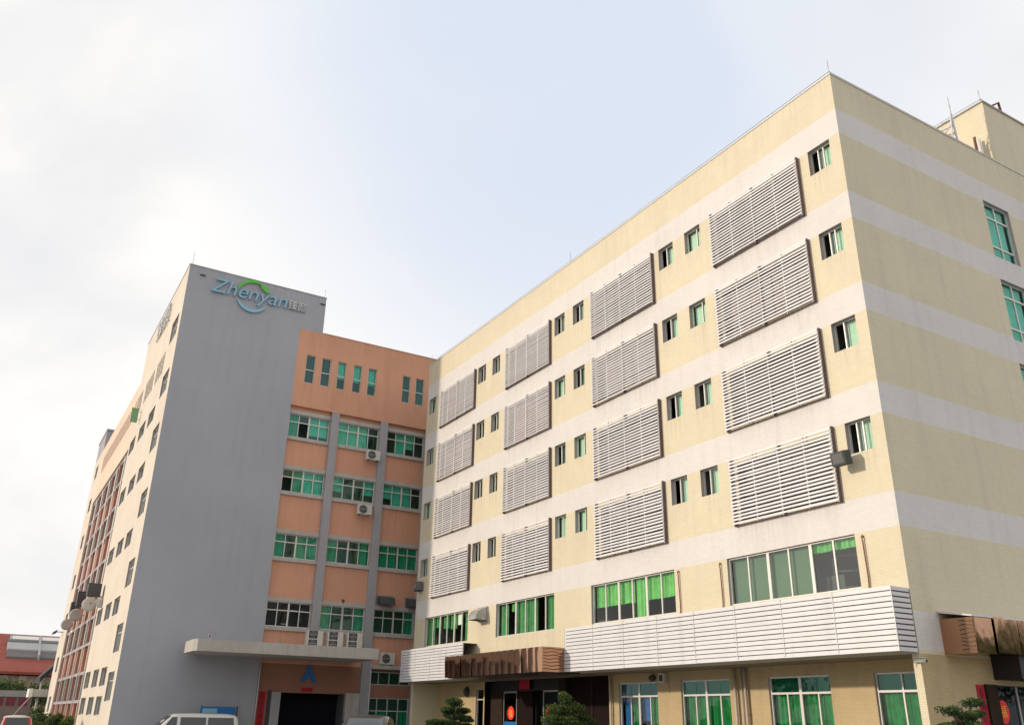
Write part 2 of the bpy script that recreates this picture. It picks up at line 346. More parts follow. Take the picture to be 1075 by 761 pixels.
def window(F, parent, u0, u1, z0, z1, cols=(0.5,), transoms=(), d=-0.16, fw_=0.05, mull=0.045, wide=(), g=None, gmap=None,
           openc=(), curtain=None, fm=None, name='window', label=None, topcols=None):
    """frame mesh + one pane mesh (+ curtain mesh).  cols/transoms: fractions. curtain: list of (f0,f1,drop0,drop1,mat)"""
    fm = fm or WFRAME; g = g or G_GREEN
    mb = MB(); W, H = u1-u0, z1-z0; e = 0.006
    mb.fbox(F, u0+e, u1-e, z0+e, z0+fw_, d-0.05, d+0.03, fm); mb.fbox(F, u0+e, u1-e, z1-fw_, z1-e, d-0.05, d+0.03, fm)
    mb.fbox(F, u0+e, u0+fw_, z0+fw_, z1-fw_, d-0.05, d+0.03, fm); mb.fbox(F, u1-fw_, u1-e, z0+fw_, z1-fw_, d-0.05, d+0.03, fm)
    tz = [z0+H*t for t in transoms]
    for t in tz: mb.fbox(F, u0+fw_, u1-fw_, t-mull*0.6, t+mull*0.6, d-0.045, d+0.025, fm)
    cu = [u0+W*c for c in cols]
    segs = [z0+fw_] + [x for t in tz for x in (t-mull*0.6, t+mull*0.6)] + [z1-fw_]
    for k, c in enumerate(cu):
        w = mull*(1.0 if k in wide else 0.5)
        for a in range(0, len(segs), 2):
            if topcols is not None and a > 0 and k not in topcols: continue
            mb.fbox(F, c-w, c+w, segs[a], segs[a+1], d-0.04, d+0.02, fm)
    fr = mb.build(name, parent, label)
    us = [u0+fw_] + cu + [u1-fw_]; zz = [z0+fw_] + tz + [z1-fw_]
    pb = MB(); k = 0
    for j in range(len(zz)-1):
        for i in range(len(us)-1):
            if (i, j) in openc: continue
            gm = (gmap or {}).get((i, j), g); dd = d - (0.012 if (i+j) % 2 else 0.022)
            pb.poly([F(us[i], zz[j], dd), F(us[i+1], zz[j], dd), F(us[i+1], zz[j+1], dd), F(us[i], zz[j+1], dd)], gm)
    if pb.v: pb.build('pane', fr)
    if curtain:
        cb = MB()
        for (f0, f1, a0, a1, m) in curtain:
            n = max(4, int((f1-f0)*W/0.07)); ph = random.random()*6; prev = None; amp = 0.003 if m in (BLIND, BLINDG, SHADE_T) else 0.035; w2 = 0.002 if amp < 0.01 else 0.02
            for q in range(n+1):
                uu = u0+fw_ + (W-2*fw_)*(f0+(f1-f0)*q/n); dd = d-0.16 + amp*math.sin(q*1.9+ph) + w2*math.sin(q*0.7+ph*2)
                zb = z0+H*a0 + 0.015*math.sin(q*2.3); cur = (F(uu, zb, dd), F(uu, z0+H*a1, dd))
                if prev: cb.poly([prev[0], cur[0], cur[1], prev[1]], m, smooth=False)
                prev = cur
        cb.build('curtain', fr)
    return fr

CJK = None
def text_part(s, F, u, z, d, h, parent, name, m, depth=0.05, width=None, shear=0.0, stretch=None, offset=0.0):
    cu = bpy.data.curves.new('txt', 'FONT'); cu.body = s; cu.size = 1.0; cu.extrude = 0.5; cu.resolution_u = 4; cu.offset = offset
    to = bpy.data.objects.new('txt', cu); COL.objects.link(to)
    dg = bpy.context.evaluated_depsgraph_get(); me = bpy.data.meshes.new_from_object(to.evaluated_get(dg))
    bpy.data.objects.remove(to)
    if not me.vertices: return None
    xs = [v.co.x for v in me.vertices]; ys = [v.co.y for v in me.vertices]
    x0, x1, y0, y1 = min(xs), max(xs), min(ys), max(ys)
    sy = h/(y1-y0); sx = (width/(x1-x0)) if width else sy
    mb = MB()
    mb.v = [F(u+(v.co.x-x0)*sx + shear*(v.co.y-y0)*sy, z+(v.co.y-y0)*sy, d+(v.co.z+0.5)*depth) for v in me.vertices]
    for p in me.polygons: mb.f.append(list(p.vertices)); mb.m.append(mb.mi(m)); mb.sm.append(False); mb.tint.append(0)
    return mb.build(name, parent)

# ================================================================== SETTING
mb = MB(); mb.box(-1500, 1500, -1500, 1500, -0.3, 0.0, CONCRETE_YARD); mb.build('ground')['kind'] = 'structure'
mb = MB()
mb.box(17.5, 22.4, 17.5, 49.0, 0.004, 0.15, PAVE); o = mb.build('pavement', bevel=0.01); o['kind'] = 'structure'
mb = MB(); mb.box(17.35, 17.5, 17.3, 49.2, 0.004, 0.16, KERB); mb.build('kerb', bevel=0.02)['kind'] = 'structure'
mb = MB(); mb.box(2.9, 3.05, 62, 105, 0.0, 0.004, LINE); mb.box(-0.2, -0.05, 20, 105, 0.0, 0.004, LINE); mb.build('road_marking')['kind'] = 'structure'
mb = MB(); mb.box(5.0, 6.9, 57, 100, 0.004, 0.12, LAWN); mb.build('verge')['kind'] = 'structure'

# ================================================================== CREAM BUILDING (right)
X0 = 22.66; XG = 24.26; kg = XG/23.46; YN = 16.0; YF = 49.75; TOP = 23.98; XE = 46.0
cream = thing('office_building', ((X0+XE)/2, (YN+YF)/2, 0), 'cream tiled office building with pale horizontal bands and rows of white louvre screens', 'building', world=True)
FL = Facade((X0, 0, 0), (0, -1, 0), (-1, 0, 0))       # u = -y
FR = Facade((0, YN, 0), (1, 0, 0), (0, -1, 0))        # u = x
HEADS = [21.40, 17.92, 14.42, 10.90]
PANELS = [(18.03, 22.73), (26.55, 31.24), (35.00, 39.56), (43.30, 47.95)]
SMALL = [(16.45, 17.43), (23.27, 24.23), (24.98, 25.95), (31.74, 32.69), (33.43, 34.38), (40.07, 40.95), (41.75, 42.70), (48.45, 49.39)]
BIG = [(17.61, 23.17), (26.04, 31.53), (34.46, 39.88), (42.93, 48.33)]
kp = (X0-0.20)/X0
holes = []
for h in HEADS:
    for (a, b) in SMALL: holes.append((-b, -a, h-1.05, h, 0.26))
    for (a, b) in PANELS: holes.append((-b*kp+0.25, -a*kp-0.25, h-2.3, h-0.2, 0.35, GAPSHADE, GAPSHADE))  # dark recesses added so the gaps between screen slats read as shaded
for (a, b) in BIG: holes.append((-b, -a, 5.75, 7.38, 0.22))
bands = [(h, h+1.05) for h in HEADS+[7.38]] + [(3.9, 4.95)]
bz = [z for b in bands for z in b]
def creamfn(u, z):
    return BAND if any(a < z < b for a, b in bands[:5]) else CREAM
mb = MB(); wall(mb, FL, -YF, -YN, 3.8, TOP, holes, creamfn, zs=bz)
# right-hand wall
RW = [(31.15, 32.88), (38.6, 40.4)]; rholes = []
for h in [21.52, 17.95, 14.42, 10.9, 7.38]:
    for (a, b) in RW: rholes.append((a, b, h-2.56, h, 0.2))
rdoor = (25.9, 33.5, 0.0, 3.08, 0.5)
def creamr(u, z):
    if 3.9 < z < 4.95 and u < 23.82: return BAND
    if z < 3.8: return GROUNDTILE
    return BAND if any(a < z < b for a, b in bands[:5]) else CREAM
wall(mb, FR, X0, XE, 0, TOP, rholes+[rdoor], creamr, us=(23.82,), zs=bz+[3.8])
# far and rear faces, roof, parapet inner
mb.poly([(XE, YN, 0), (XE, YF, 0), (XE, YF, TOP), (XE, YN, TOP)], CREAM)
mb.poly([(XG, YF, 0), (XG, YF, 3.8), (XE, YF, 3.8), (XE, YF, 0)], CREAM)
mb.poly([(X0, YF, 3.8), (X0, YF, TOP), (XE, YF, TOP), (XE, YF, 3.8)], CREAM)
# ground-floor set-back wall under the upper floors
FG = Facade((XG, 0, 0), (0, -1, 0), (-1, 0, 0))
GW = [(16.70, 18.23*kg), (19.88*kg, 22.48*kg), (24.33*kg, 26.93*kg), (28.32*kg, 30.81*kg), (42.42*kg, 43.25*kg)]
gh = [(-b, -a, 0.95, 3.45, 0.16) for a, b in GW]; gh.append((-42.3*kg, -31.5*kg, 0, 3.79, 0.9, STONE))
wall(mb, FG, -(YF-0.28), -(YN+0.24), 0, 3.8, gh, lambda u, z: GROUNDTILE)
# soffit, corner fins
mb.poly([(X0, YN, 3.8), (X0, YF, 3.8), (XG, YF, 3.8), (XG, YN, 3.8)], SOFFIT)
for (a, b) in ((YN+0.003, YN+0.24), (YF-0.28, YF-0.003)):
    mb.box(X0, XG, a, b, 0, 3.797, CREAM)
cw = mb.build('wall', cream)
mb = MB(); mb.box(X0+0.25, XE-0.25, YN+0.25, YF-0.25, 22.7, 22.95, ROOFC)
for b_ in ((X0+0.003, X0+0.25, YN+0.003, YF-0.003), (XE-0.25, XE-0.003, YN+0.003, YF-0.003), (X0+0.25, XE-0.25, YN+0.003, YN+0.25), (X0+0.25, XE-0.25, YF-0.25, YF-0.003)):
    mb.box(*b_, 22.95, TOP-0.003, CREAM)
roof = mb.build('roof', cream)
mb = MB()
for b_ in ((X0-0.025, X0+0.27, YN-0.025, YF+0.02), (X0+0.27, XE+0.02, YN-0.025, YN+0.27), (X0+0.27, XE+0.02, YF-0.27, YF+0.02)):
    mb.box(*b_, TOP, TOP+0.05, BAND)
mb.build('coping', roof)
# interior: floors and a core wall
mb = MB(); mb.box(X0+3.0, XE-1, YN+3.0, YF-0.4, 0.1, 22.6, mat('dim_room_wall', (0.12, 0.14, 0.13), 0.9))
for zf in (4.6, 8.55, 12.05, 15.55, 19.05, 22.45):
    mb.box(X0+0.55, X0+3.0, YN+0.55, YF-0.5, zf-0.2, zf, ROOM); mb.box(X0+3.0, XE-1, YN+0.55, YN+3.0, zf-0.2, zf, ROOM)
for yy in (18.0, 23.0, 24.6, 31.5, 33.05, 39.7, 41.35, 48.1):
    mb.box(X0+0.6, X0+2.98, yy-0.05, yy+0.05, 8.6, 22.2, ROOM)
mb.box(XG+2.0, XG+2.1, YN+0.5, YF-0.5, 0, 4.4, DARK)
mb.build('interior', cream)
# penthouse on the roof
mb = MB(); mb.box(32.86, 45, YN-0.002, 24, TOP+0.0, 27.1, CREAM); mb.box(32.80, 45, YN-0.05, 24.05, 27.1, 27.16, CONC); mb.build('stair_house', cream)

# small sliding windows: left pane, right pane and which half stands open (read row by row, nearest first)
small_open = [
 'dpp dpn dpn dpn dpn dpn dpn pdn'.split(), 'dpp pdn dpn dpn pdn dpn dpn dpn'.split(),
 'dpn dpn dpn pdn dpn dpn dpn pdn'.split(), 'dpp dpn dpn pdn ppn dpn dpn dpn'.split()]
# state letters: d = dark opening, p = pale pane
for r, h in enumerate(HEADS):
    for c, (a, b) in enumerate(SMALL):
        st = small_open[r][c]; u0, u1 = -b, -a
        if c == 1 and r < 2: st = 'pdn'
        if st[:2] == 'dp': op = {(0, 0)}; cols = (0.34, 0.58) if st[2] == 'p' else (0.40,)
        elif st[:2] == 'pd': op = {(1, 0)}; cols = (0.66,)
        else: op = set(); cols = (0.5,)
        cur = []
        fr = [0]+list(cols)+[1]
        for i in range(len(fr)-1):
            if (i, 0) not in op: cur.append((fr[i], fr[i+1], 0.02, 0.98, BLIND))
        window(FL, cream, u0, u1, h-1.05, h, cols=cols, d=-0.17, fw_=0.045, g=G_PALE, openc=op, curtain=cur)

# louvre screens
def louvre(parent, ya, yb, z0, z1):
    F = FL; u0, u1 = -yb*kp, -ya*kp; d1 = 0.20; mb = MB()
    nsl = 19; pitch = (z1-z0)/nsl
    for k in range(nsl):
        zc = z0+pitch*(k+0.5); j = random.uniform(-0.008, 0.008); tilt = random.uniform(-0.009, 0.009)
        a, b = zc-0.043+j, zc+0.036+j
        mb.hexa([F(u0, a+tilt, d1), F(u1, a-tilt, d1), F(u1, a+0.02-tilt, d1-0.035), F(u0, a+0.02+tilt, d1-0.035),
                 F(u0, b-0.018+tilt, d1), F(u1, b-0.018-tilt, d1), F(u1, b+0.004-tilt, d1-0.035), F(u0, b+0.004+tilt, d1-0.035)], SLAT)
    o = mb.build('louvre_screen', parent)
    mb = MB()
    for q in range(5):
        u = u0+0.02+(u1-u0-0.04)*q/4; mb.fbox(F, u-0.02, u+0.02, z0-0.01, z1+0.01, d1-0.08, d1-0.04, WHITE)
    for q in (0.004, 0.5, 0.996):
        u = u0+(u1-u0)*q; mb.fbox(F, u-0.025, u+0.025, z0-0.03, z1+0.0, 0.0, d1-0.103, LBACK)
    mb.fbox(F, u0, u1, z0-0.012, z0-0.002, 0.05, d1-0.08, LBACK); mb.fbox(F, u1-0.002, u1+0.012, z0-0.03, z1, 0.06, d1-0.06, LBACK)
    mb.build('bracket_frame', o)
for h in HEADS:
    for (a, b) in PANELS: louvre(cream, a, b, h-2.46, h+0.02)

# large sliding windows of the second floor
C6 = (1/6, 2/6, 3/6, 4/6, 5/6)
big_cur = [
 [(0, 0.66, 0.04, 1, BLINDG), (0.66, 1.0, 0.80, 1, CURT)],
 [(0, 0.5, 0.42, 1, CURT), (0.5, 0.62, 0.0, 1, CURT), (0.62, 1, 0.42, 1, CURT)],
 [(0, 0.15, 0, 1, CURTM), (0.20, 0.32, 0.72, 1, CURTM), (0.32, 0.68, 0.05, 1, CURTM), (0.84, 1, 0, 1, CURTM)],
 [(0, 0.15, 0, 1, CURTM), (0.18, 0.30, 0.62, 1, CURTM), (0.35, 0.48, 0.55, 1, CURTM), (0.52, 0.66, 0.5, 1, CURTM), (0.68, 0.8, 0.6, 1, BLIND), (0.86, 1, 0, 1, CURTM)]]
big_open = [set(), set(), {(1, 0), (4, 0)}, {(4, 0)}]
for k, (a, b) in enumerate(BIG):
    window(FL, cream, -b, -a, 5.75, 7.38, cols=C6, wide=(1, 3), d=-0.12, fw_=0.05, mull=0.06, g=G_CLEAR if k else G_PALE, openc=big_open[k], curtain=big_cur[k],
           label=['wide window with plain pale blinds and dark right end', 'wide window with bright green half curtains', 'wide window with two sashes slid open', 'wide window with scalloped green curtains'][k])
# ground-floor windows
for k, (a, b) in enumerate(GW):
    cm = CURTB if k >= 3 else CURTG
    if k == 4:
        window(FG, cream, -b, -a, 0.95, 3.45, cols=(), transoms=(0.78,), d=-0.1, g=G_GREEN, openc={(0, 0)}); continue
    cols = (0.28, 0.5, 0.78) if k else (0.43, 0.75)
    cur = [(0, 1, 0.0, 0.78, cm)] if k != 3 else [(0, 0.18, 0.1, 0.78, CURTB), (0.24, 0.44, 0, 0.78, CURTG), (0.5, 0.72, 0.4, 0.78, CURTB), (0.76, 1, 0, .78, CURTG)]
    window(FG, cream, -b, -a, 0.95, 3.45, cols=cols, wide=(1,) if k else (), transoms=(0.78,), d=-0.1, fw_=0.06, mull=0.055, topcols=(1,) if k else (0,), g=G_CLEAR,
           gmap={(i, 1): G_TEAL for i in range(4)}, curtain=cur+[(0, 1, 0.8, 1, SHADE_D if k != 3 else NAVY)])
# machine frame standing inside behind the wide window near the corner
mf = thing('machine_frame', (X0+1.1, 18.6, 4.6), 'dark machine frame seen through the wide window nearest the corner', 'machine')
mb = MB()
for a_, b_ in ((-0.5, -0.4), (0.5, -0.4), (-0.5, 0.4), (0.5, 0.4)): mb.tube([(b_, a_, 0), (b_, a_, 2.3)], 0.045, ACD, 6)
for z_ in (1.3, 1.8, 2.3): mb.tube([(-0.4, -0.5, z_), (-0.4, 0.5, z_+0.08)], 0.04, ACD, 6); mb.tube([(0.4, -0.5, z_), (-0.4, -0.5, z_)], 0.04, ACD, 6)
mb.build('frame', mf); mb = MB(); mb.box(-0.45, 0.3, 0.1, 1.1, 0, 1.75, ACD); mb.build('cabinet', mf)
# right facade windows
for (a, b) in RW:
    for h in [21.52, 17.95, 14.42, 10.9, 7.38]:
        window(FR, cream, a, b, h-2.56, h, cols=(0.5,), transoms=(0.22, 0.74), d=-0.14, fw_=0.06, mull=0.06, g=G_TEAL, fm=WFRAME, curtain=[(0, 1, 0, 1, SHADE_T)])

# long white slatted awnings (ground-floor fascia)
def awning(ya, yb, name, label, end):
    F = FL; u0, u1 = -yb, -ya; z0, z1 = 3.82, 5.60; D = 0.83; n = 12; p = (z1-z0)/n; mb = MB()
    segs = max(1, round((u1-u0)/2.05)); L = (u1-u0)/segs
    for k in range(n):
        zc = z0+p*k
        for s_ in range(segs):
            j = random.uniform(-0.006, 0.006); a = u0+L*s_+0.004; b = u0+L*(s_+1)-0.004
            mb.hexa([F(a, zc+0.008+j, D+0.012), F(b, zc+0.008+j*0.5, D+0.012), F(b, zc+0.008, D-0.03), F(a, zc+0.008, D-0.03),
                     F(a, zc+p-0.018+j, D), F(b, zc+p-0.018+j*.5, D), F(b, zc+p-0.016, D-0.03), F(a, zc+p-0.016, D-0.03)], WHITE)
        if end:
            mb.fbox(F, u1-0.03, u1+0.0, zc+0.008, zc+p-0.034, 0.05, D-0.034, WHITE)
        if name == 'short':
            mb.fbox(F, u0, u0+0.03, zc+0.008, zc+p-0.034, 0.05, D-0.034, WHITE)
    o = mb.build('slatted_awning', cream, label)
    mb = MB(); mb.fbox(F, u0+0.04, u1-0.04, z0+0.02, z1-0.05, D-0.075, D-0.04, GAPSHADE); mb.fbox(F, u0+0.04, u1-0.04, z0+0.0, z0+0.02, 0.002, D-0.04, CONC)
    mb.fbox(F, u0+0.04, u1-0.04, z1-0.05, z1-0.03, 0.002, D-0.04, CONC)
    if end: mb.fbox(F, u1-0.07, u1-0.035, z0+0.02, z1-0.05, 0.03, D-0.08, LBACK)
    for s_ in range(segs+1):
        a = u0+L*s_; mb.fbox(F, a-0.012, a+0.012, z0, z1-0.02, D+0.012, D+0.022, WHITE)
    mb.build('backing', o)
awning(YN, 32.38, 'long', 'long white slatted awning running to the corner', True)
awning(41.80, 49.57, 'short', 'short white slatted awning at the far end', False)

# copper entrance canopy on the left facade
mb = MB(); XC = 20.7; ya, yb = 32.40, 41.6; z0, z1 = 3.80, 4.80; n = 16
for k in range(n):
    a = ya+(yb-ya)*k/n+0.008; b = ya+(yb-ya)*(k+1)/n-0.008; r = random.uniform(-0.012, 0.012); q = random.uniform(0.0, 0.05); N_ = 10; rows = 5
    def P(s_, t_): # one bent copper sheet
        bulge = r*1.6*(s_-0.5)+0.008*math.sin(math.pi*s_)
        lean = q*(1-t_)**1.5
        return (XC-bulge+lean, b+(a-b)*s_, z0+(z1-z0)*t_)
    for i in range(N_):
        for j in range(rows):
            mb.poly([P(i/N_, j/rows), P((i+1)/N_, j/rows), P((i+1)/N_, (j+1)/rows), P(i/N_, (j+1)/rows)], COPPER, smooth=True)
can = mb.build('copper_canopy', cream, 'mirror-copper entrance canopy with folded panels')
mb = MB(); mb.box(XC+0.2, 22.64, ya+0.03, yb-0.03, z0-0.02, z1-0.02, BLACK)
FS = Facade((0, ya, 0), (1, 0, 0), (0, -1, 0)); mb.fbox(FS, XC, 22.0, z0, z1, -0.02, 0.0, COPPERS)
for k in range(7):
    zc = z0+0.10+k*0.135; pts = [(XC+0.03+1.0*i/10, zc+0.022*math.sin(i*0.9+k*0.7)+0.0) for i in range(11)]
    for i in range(10):
        (ua, zaa), (ub, zbb) = pts[i], pts[i+1]
        mb.poly([FS(ua, zaa, 0.004), FS(ub, zbb, 0.004), FS(ub, zbb+0.028, 0.004), FS(ua, zaa+0.028, 0.004)], COPPERL)
mb.build('canopy_body', can)
# entrance: dark glazed doors
mb = MB()
FD = Facade((XG+0.45, 0, 0), (0, -kg, 0), (-1, 0, 0))
mb.fbox(FD, -42.3, -35.5, 3.28, 3.78, -0.1, 0.1, BLACK)
mb.fbox(FD, -35.5, -34.9, 0, 3.78, -0.1, 0.35, STONEB); mb.fbox(FD, -34.9, -31.5, 0, 3.78, -0.1, 0.12, STONE); mb.fbox(FD, -33.2, -33.1, 0, 3.78, 0.12, 0.15, STONEB)
mb.fbox(FD, -42.3, -41.0, 0, 3.28, -0.1, 0.12, STONEB); mb.fbox(FD, -39.66, -38.15, 0, 3.28, -0.1, 0.06, STONE)
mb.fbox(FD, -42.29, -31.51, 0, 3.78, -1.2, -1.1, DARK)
mb.build('entrance_surround', cream)
for (a, b, lab) in ((39.66, 41.0, 'far glass door leaf with red decal'), (35.9, 37.25, 'near glass door leaf with red decal')):
    mb = MB(); u0, u1 = -b, -a
    for q in ((u0, u0+0.06, 0, 3.28), (u1-0.06, u1, 0, 3.28), (u0+0.06, u1-0.06, 3.2, 3.28), (u0+0.06, u1-0.06, 0, 0.12)): mb.fbox(FD, *q, 0.0, 0.05, DUCT)
    dr = mb.build('door', cream, lab)
    mb = MB(); mb.poly([FD(u0+0.06, 0.12, 0.02), FD(u1-0.06, 0.12, 0.02), FD(u1-0.06, 3.2, 0.02), FD(u0+0.06, 3.2, 0.02)], G_DARK); mb.build('pane', dr)
    mb = MB(); uc = -40.27 if a > 38 else -36.7
    circ = [(uc+0.33*math.cos(t*math.pi/12), 2.24+0.33*math.sin(t*math.pi/12)) for t in range(24)]
    mb.prism(FD, circ, 0.026, 0.034, REDB); mb.fbox(FD, u0+0.1, u1-0.1, 1.3, 1.82, 0.026, 0.032, BLUE)
    dec = mb.build('decal', dr)
    text_part('福', FD, uc-0.16, 2.03, 0.038, 0.38, dec, 'decal_print', GOLD, depth=0.004, width=0.32, offset=0.0)
sg = thing('hanging_banner', (XG+0.2, 38.6*kg, 3.4), 'small dark red banner hanging over the copper-canopied entrance', 'banner', world=True)
FB = Facade((XG+0.2, 0, 0), (0, -kg, 0), (-1, 0, 0))
mb = MB(); mb.fbox(FB, -39.1, -38.15, 3.36, 3.78, 0, 0.02, RED); mb.build('cloth', sg)
mb = MB()
for q in range(4): mb.tube([FB(-38.95+q*0.22, 3.36, 0.01), FB(-38.95+q*0.22, 3.24, 0.01)], 0.015, RED, 6)
mb.build('fringe', sg)
# pipes
def pipe(parent, F, u, z0, z1, d, r, m, name='drainpipe', bracket=True, label=None):
    mb = MB(); mb.tube([F(u, z0, d), F(u, z1, d)], r, m, 10)
    if bracket:
        z = z0+0.6
        while z < z1: mb.tube([F(u, z, d), F(u, z+0.05, d)], r*1.2, m, 10); z += 1.6
    return mb.build(name, parent, label)
pipe(cream, FG, -23.95*kg, 0, 3.79, 0.12, 0.055, PIPE); pipe(cream, FG, -23.68*kg, 0, 3.79, 0.06, 0.025, PIPE); pipe(cream, FG, -23.45*kg, 0, 3.79, 0.12, 0.06, PIPE)
pipe(cream, FG, -31.25*kg, 0, 3.79, 0.1, 0.045, PIPE); pipe(cream, FG, -48.1*kg, 0, 3.79, 0.1, 0.06, PIPE); pipe(cream, FG, -27.6*kg, 3.0, 3.79, 0.03, 0.012, PIPE)
for yy, m in ((23.48, RUST), (17.3, RUST), (25.75, RUST)):
    mb = MB(); mb.tube([FL(-yy, 7.22, 0.0), FL(-yy, 7.28, 0.05), FL(-yy, 7.24, 0.09), FL(-yy, 7.1, 0.06), FL(-yy+0.02, 6.0, 0.05), FL(-yy, 5.62, 0.05)], 0.022, m, 7); mb.build('wall_pipe', cream)
# thin lightning conductor on the parapet
mb = MB()
def rail(p, q, n):
    p = Vector(p); q = Vector(q); h = Vector((0, 0, 0.16)); mb.tube([p+h, q+h], 0.012, DUCT, 5)
    for k in range(n+1):
        c = p.lerp(q, k/n); mb.tube([c, c+h], 0.012, DUCT, 5)
rail((X0+0.08, YN+0.05, TOP+0.05), (X0+0.08, YF-0.05, TOP+0.05), 24); rail((X0+0.08, YN+0.08, TOP+0.05), (32.8, YN+0.08, TOP+0.05), 8)
rail((32.9, YN+0.05, 27.16), (32.9, 23.9, 27.16), 5); rail((32.9, YN+0.05, 27.16), (44.9, YN+0.05, 27.16), 8)
for p in ((X0+0.1, YN+0.1, TOP), (X0+0.1, 33.0, TOP), (X0+0.1, YF-0.1, TOP), (32.95, YN+0.1, 27.1), (30.6, 16.4, TOP)):
    mb.tube([p, (p[0], p[1], p[2]+0.75)], 0.014, DUCT, 5)
mb.build('lightning_conductor', roof)
# ladder frame and stub pipes by the stair house
mb = MB()
mb.tube([(30.75, 16.6, 23), (31.35, 16.6, 26.65)], 0.035, WHITE, 6); mb.tube([(31.5, 16.6, 23), (31.28, 16.6, 26.7)], 0.05, WHITE, 6)
for k in range(4): mb.tube([(31.42-0.03*k, 16.6, 25.0+0.32*k), (30.5+0.15*k, 16.9, 24.4+0.45*k)], 0.03, WHITE, 6)
mb.tube([(30.2, 16.9, 24.2), (31.4, 16.6, 25.9)], 0.03, WHITE, 6); mb.tube([(30.0, 16.9, 23.9), (31.4, 16.6, 25.3)], 0.03, WHITE, 6)
mb.tube([(31.36, 16.6, 26.6), (31.32, 16.6, 27.1)], 0.015, DUCT, 5)
mb.build('roof_ladder', roof)
mb = MB(); mb.tube([(32.68, 16.4, 23), (32.68, 16.4, 25.3)], 0.07, WHITE, 8); mb.build('vent_pipe', roof); mb = MB(); mb.tube([(32.35, 16.4, 23), (32.35, 16.4, 25.1), (32.28, 16.35, 25.25)], 0.06, RUST, 8); mb.build('vent_pipe', roof)
mb = MB(); mb.tube([(34.2, 16.6, 27.7), (35.3, 16.5, 28.45), (35.4, 16.5, 27.2)], 0.06, RUST, 8); mb.tube([(34.2, 16.6, 27.7), (34.2, 16.6, 27.2)], 0.05, RUST, 8); mb.build('hoist_arm', roof)

# right entrance canopy with copper fascia, on the wall facing the camera
mb = MB(); F = FR
mb.fbox(F, 23.8, 24.66, 3.82, 4.78, 0.003, 1.0, COPPERS); mb.hexa([F(23.80, 3.82, 1.006), F(24.66, 3.82, 1.006), F(24.66, 3.82, 1.002), F(23.80, 3.82, 1.002), F(23.80, 4.78, 1.02), F(24.66, 4.78, 1.02), F(24.66, 4.78, 1.002), F(23.80, 4.78, 1.002)], COPPER); mb.fbox(F, 24.72, 34, 3.88, 4.82, 0.003, 0.98, COPPERS)
FSX = Facade((23.8, 0, 0), (0, -1, 0), (-1, 0, 0))
for k in range(8):
    zc = 3.9+k*0.11
    for i in range(6):
        ua = -15.42+0.07*i; ub = ua+0.07; za = zc+0.02*math.sin(i*0.8+k); zb = zc+0.02*math.sin((i+1)*0.8+k)
        mb.poly([FSX(ua, za, 0.004), FSX(ub, zb, 0.004), FSX(ub, zb+0.025, 0.004), FSX(ua, za+0.025, 0.004)], COPPERL)
rc = mb.build('copper_canopy', cream, 'copper entrance canopy on the shaded end wall')
mb = MB()
for k in range(8):
    a = 24.72+k*1.15+0.01; b = a+1.13; q = random.uniform(-0.03, 0.03)
    mb.poly([F(a, 3.86, 1.04), F(b, 3.86, 1.04+q*0.3), F(b, 4.84, 1.06+q*0.3), F(a, 4.84, 1.06)], COPPER)
    mb.poly([F(a, 3.86, 1.0), F(a, 3.86, 1.04), F(a, 4.84, 1.06), F(a, 4.84, 1.0)], COPPER)
mb.build('copper_fascia', rc)
mb = MB(); mb.hexa([F(23.74, 4.79, 1.04), F(34, 4.86, 1.15), F(34, 4.98, 0.003), F(23.74, 4.96, 0.003), F(23.74, 4.83, 1.04), F(34, 4.90, 1.15), F(34, 5.03, 0.003), F(23.74, 5.02, 0.003)], WHITE); mb.build('canopy_roof', rc)
mb = MB(); mb.fbox(F, 25.95, 34, 3.22, 3.86, 0.003, 0.85, BLACK); mb.fbox(F, 25.9, 34, 3.86, 3.875, 0.003, 0.9, BLACK)
mb.fbox(F, 25.37, 25.9, 0, 3.08, 0.003, 0.08, STONEB); mb.build('entrance_surround', cream, 'dark beam and brown stone jamb of the end-wall entrance')
mb = MB()
for a in (25.92, 27.4, 28.9, 30.4, 31.9): mb.fbox(F, a, a+0.07, 0, 3.07, -0.35, -0.28, DUCT)
dr = mb.build('door', cream, 'glazed door of the end-wall entrance')
mb = MB(); mb.poly([F(25.9, 0, -0.32), F(33.5, 0, -0.32), F(33.5, 3.07, -0.32), F(25.9, 3.07, -0.32)], G_DARK); mb.build('pane', dr)
mb = MB(); uc = 26.62; mb.prism(F, [(uc+0.27*math.cos(t*math.pi/12), 2.36+0.33*math.sin(t*math.pi/12)) for t in range(24)], -0.31, -0.30, REDB)
dec = mb.build('decal', dr); text_part('福', F, uc-0.13, 2.2, -0.297, 0.34, dec, 'decal_print', GOLD, depth=0.004, width=0.26, offset=0.0)
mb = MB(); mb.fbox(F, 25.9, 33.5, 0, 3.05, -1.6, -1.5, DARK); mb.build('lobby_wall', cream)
def couplet(F, u0, u1, z0, z1, d, chars, name, label):
    c = F((u0+u1)/2, z0, d); t = thing(name, c, label, 'banner', world=True)
    mb = MB(); mb.fbox(F, u0, u1, z0, z1, d, d+0.015, RED); bd = mb.build('paper', t)
    n = len(chars); s_ = (z1-z0-0.1)/n; w = (u1-u0)*0.62
    for k, ch in enumerate(chars): text_part(ch, F, (u0+u1)/2-w/2, z1-0.06-s_*(k+1)+s_*0.1, d+0.017, s_*0.8, bd, 'character', INK, depth=0.003, width=w)
    return t
couplet(F, 24.98, 25.34, 0.6, 3.06, 0.004, '春满乾坤福满门', 'vertical_banner', 'red vertical paper couplet beside the end-wall entrance')

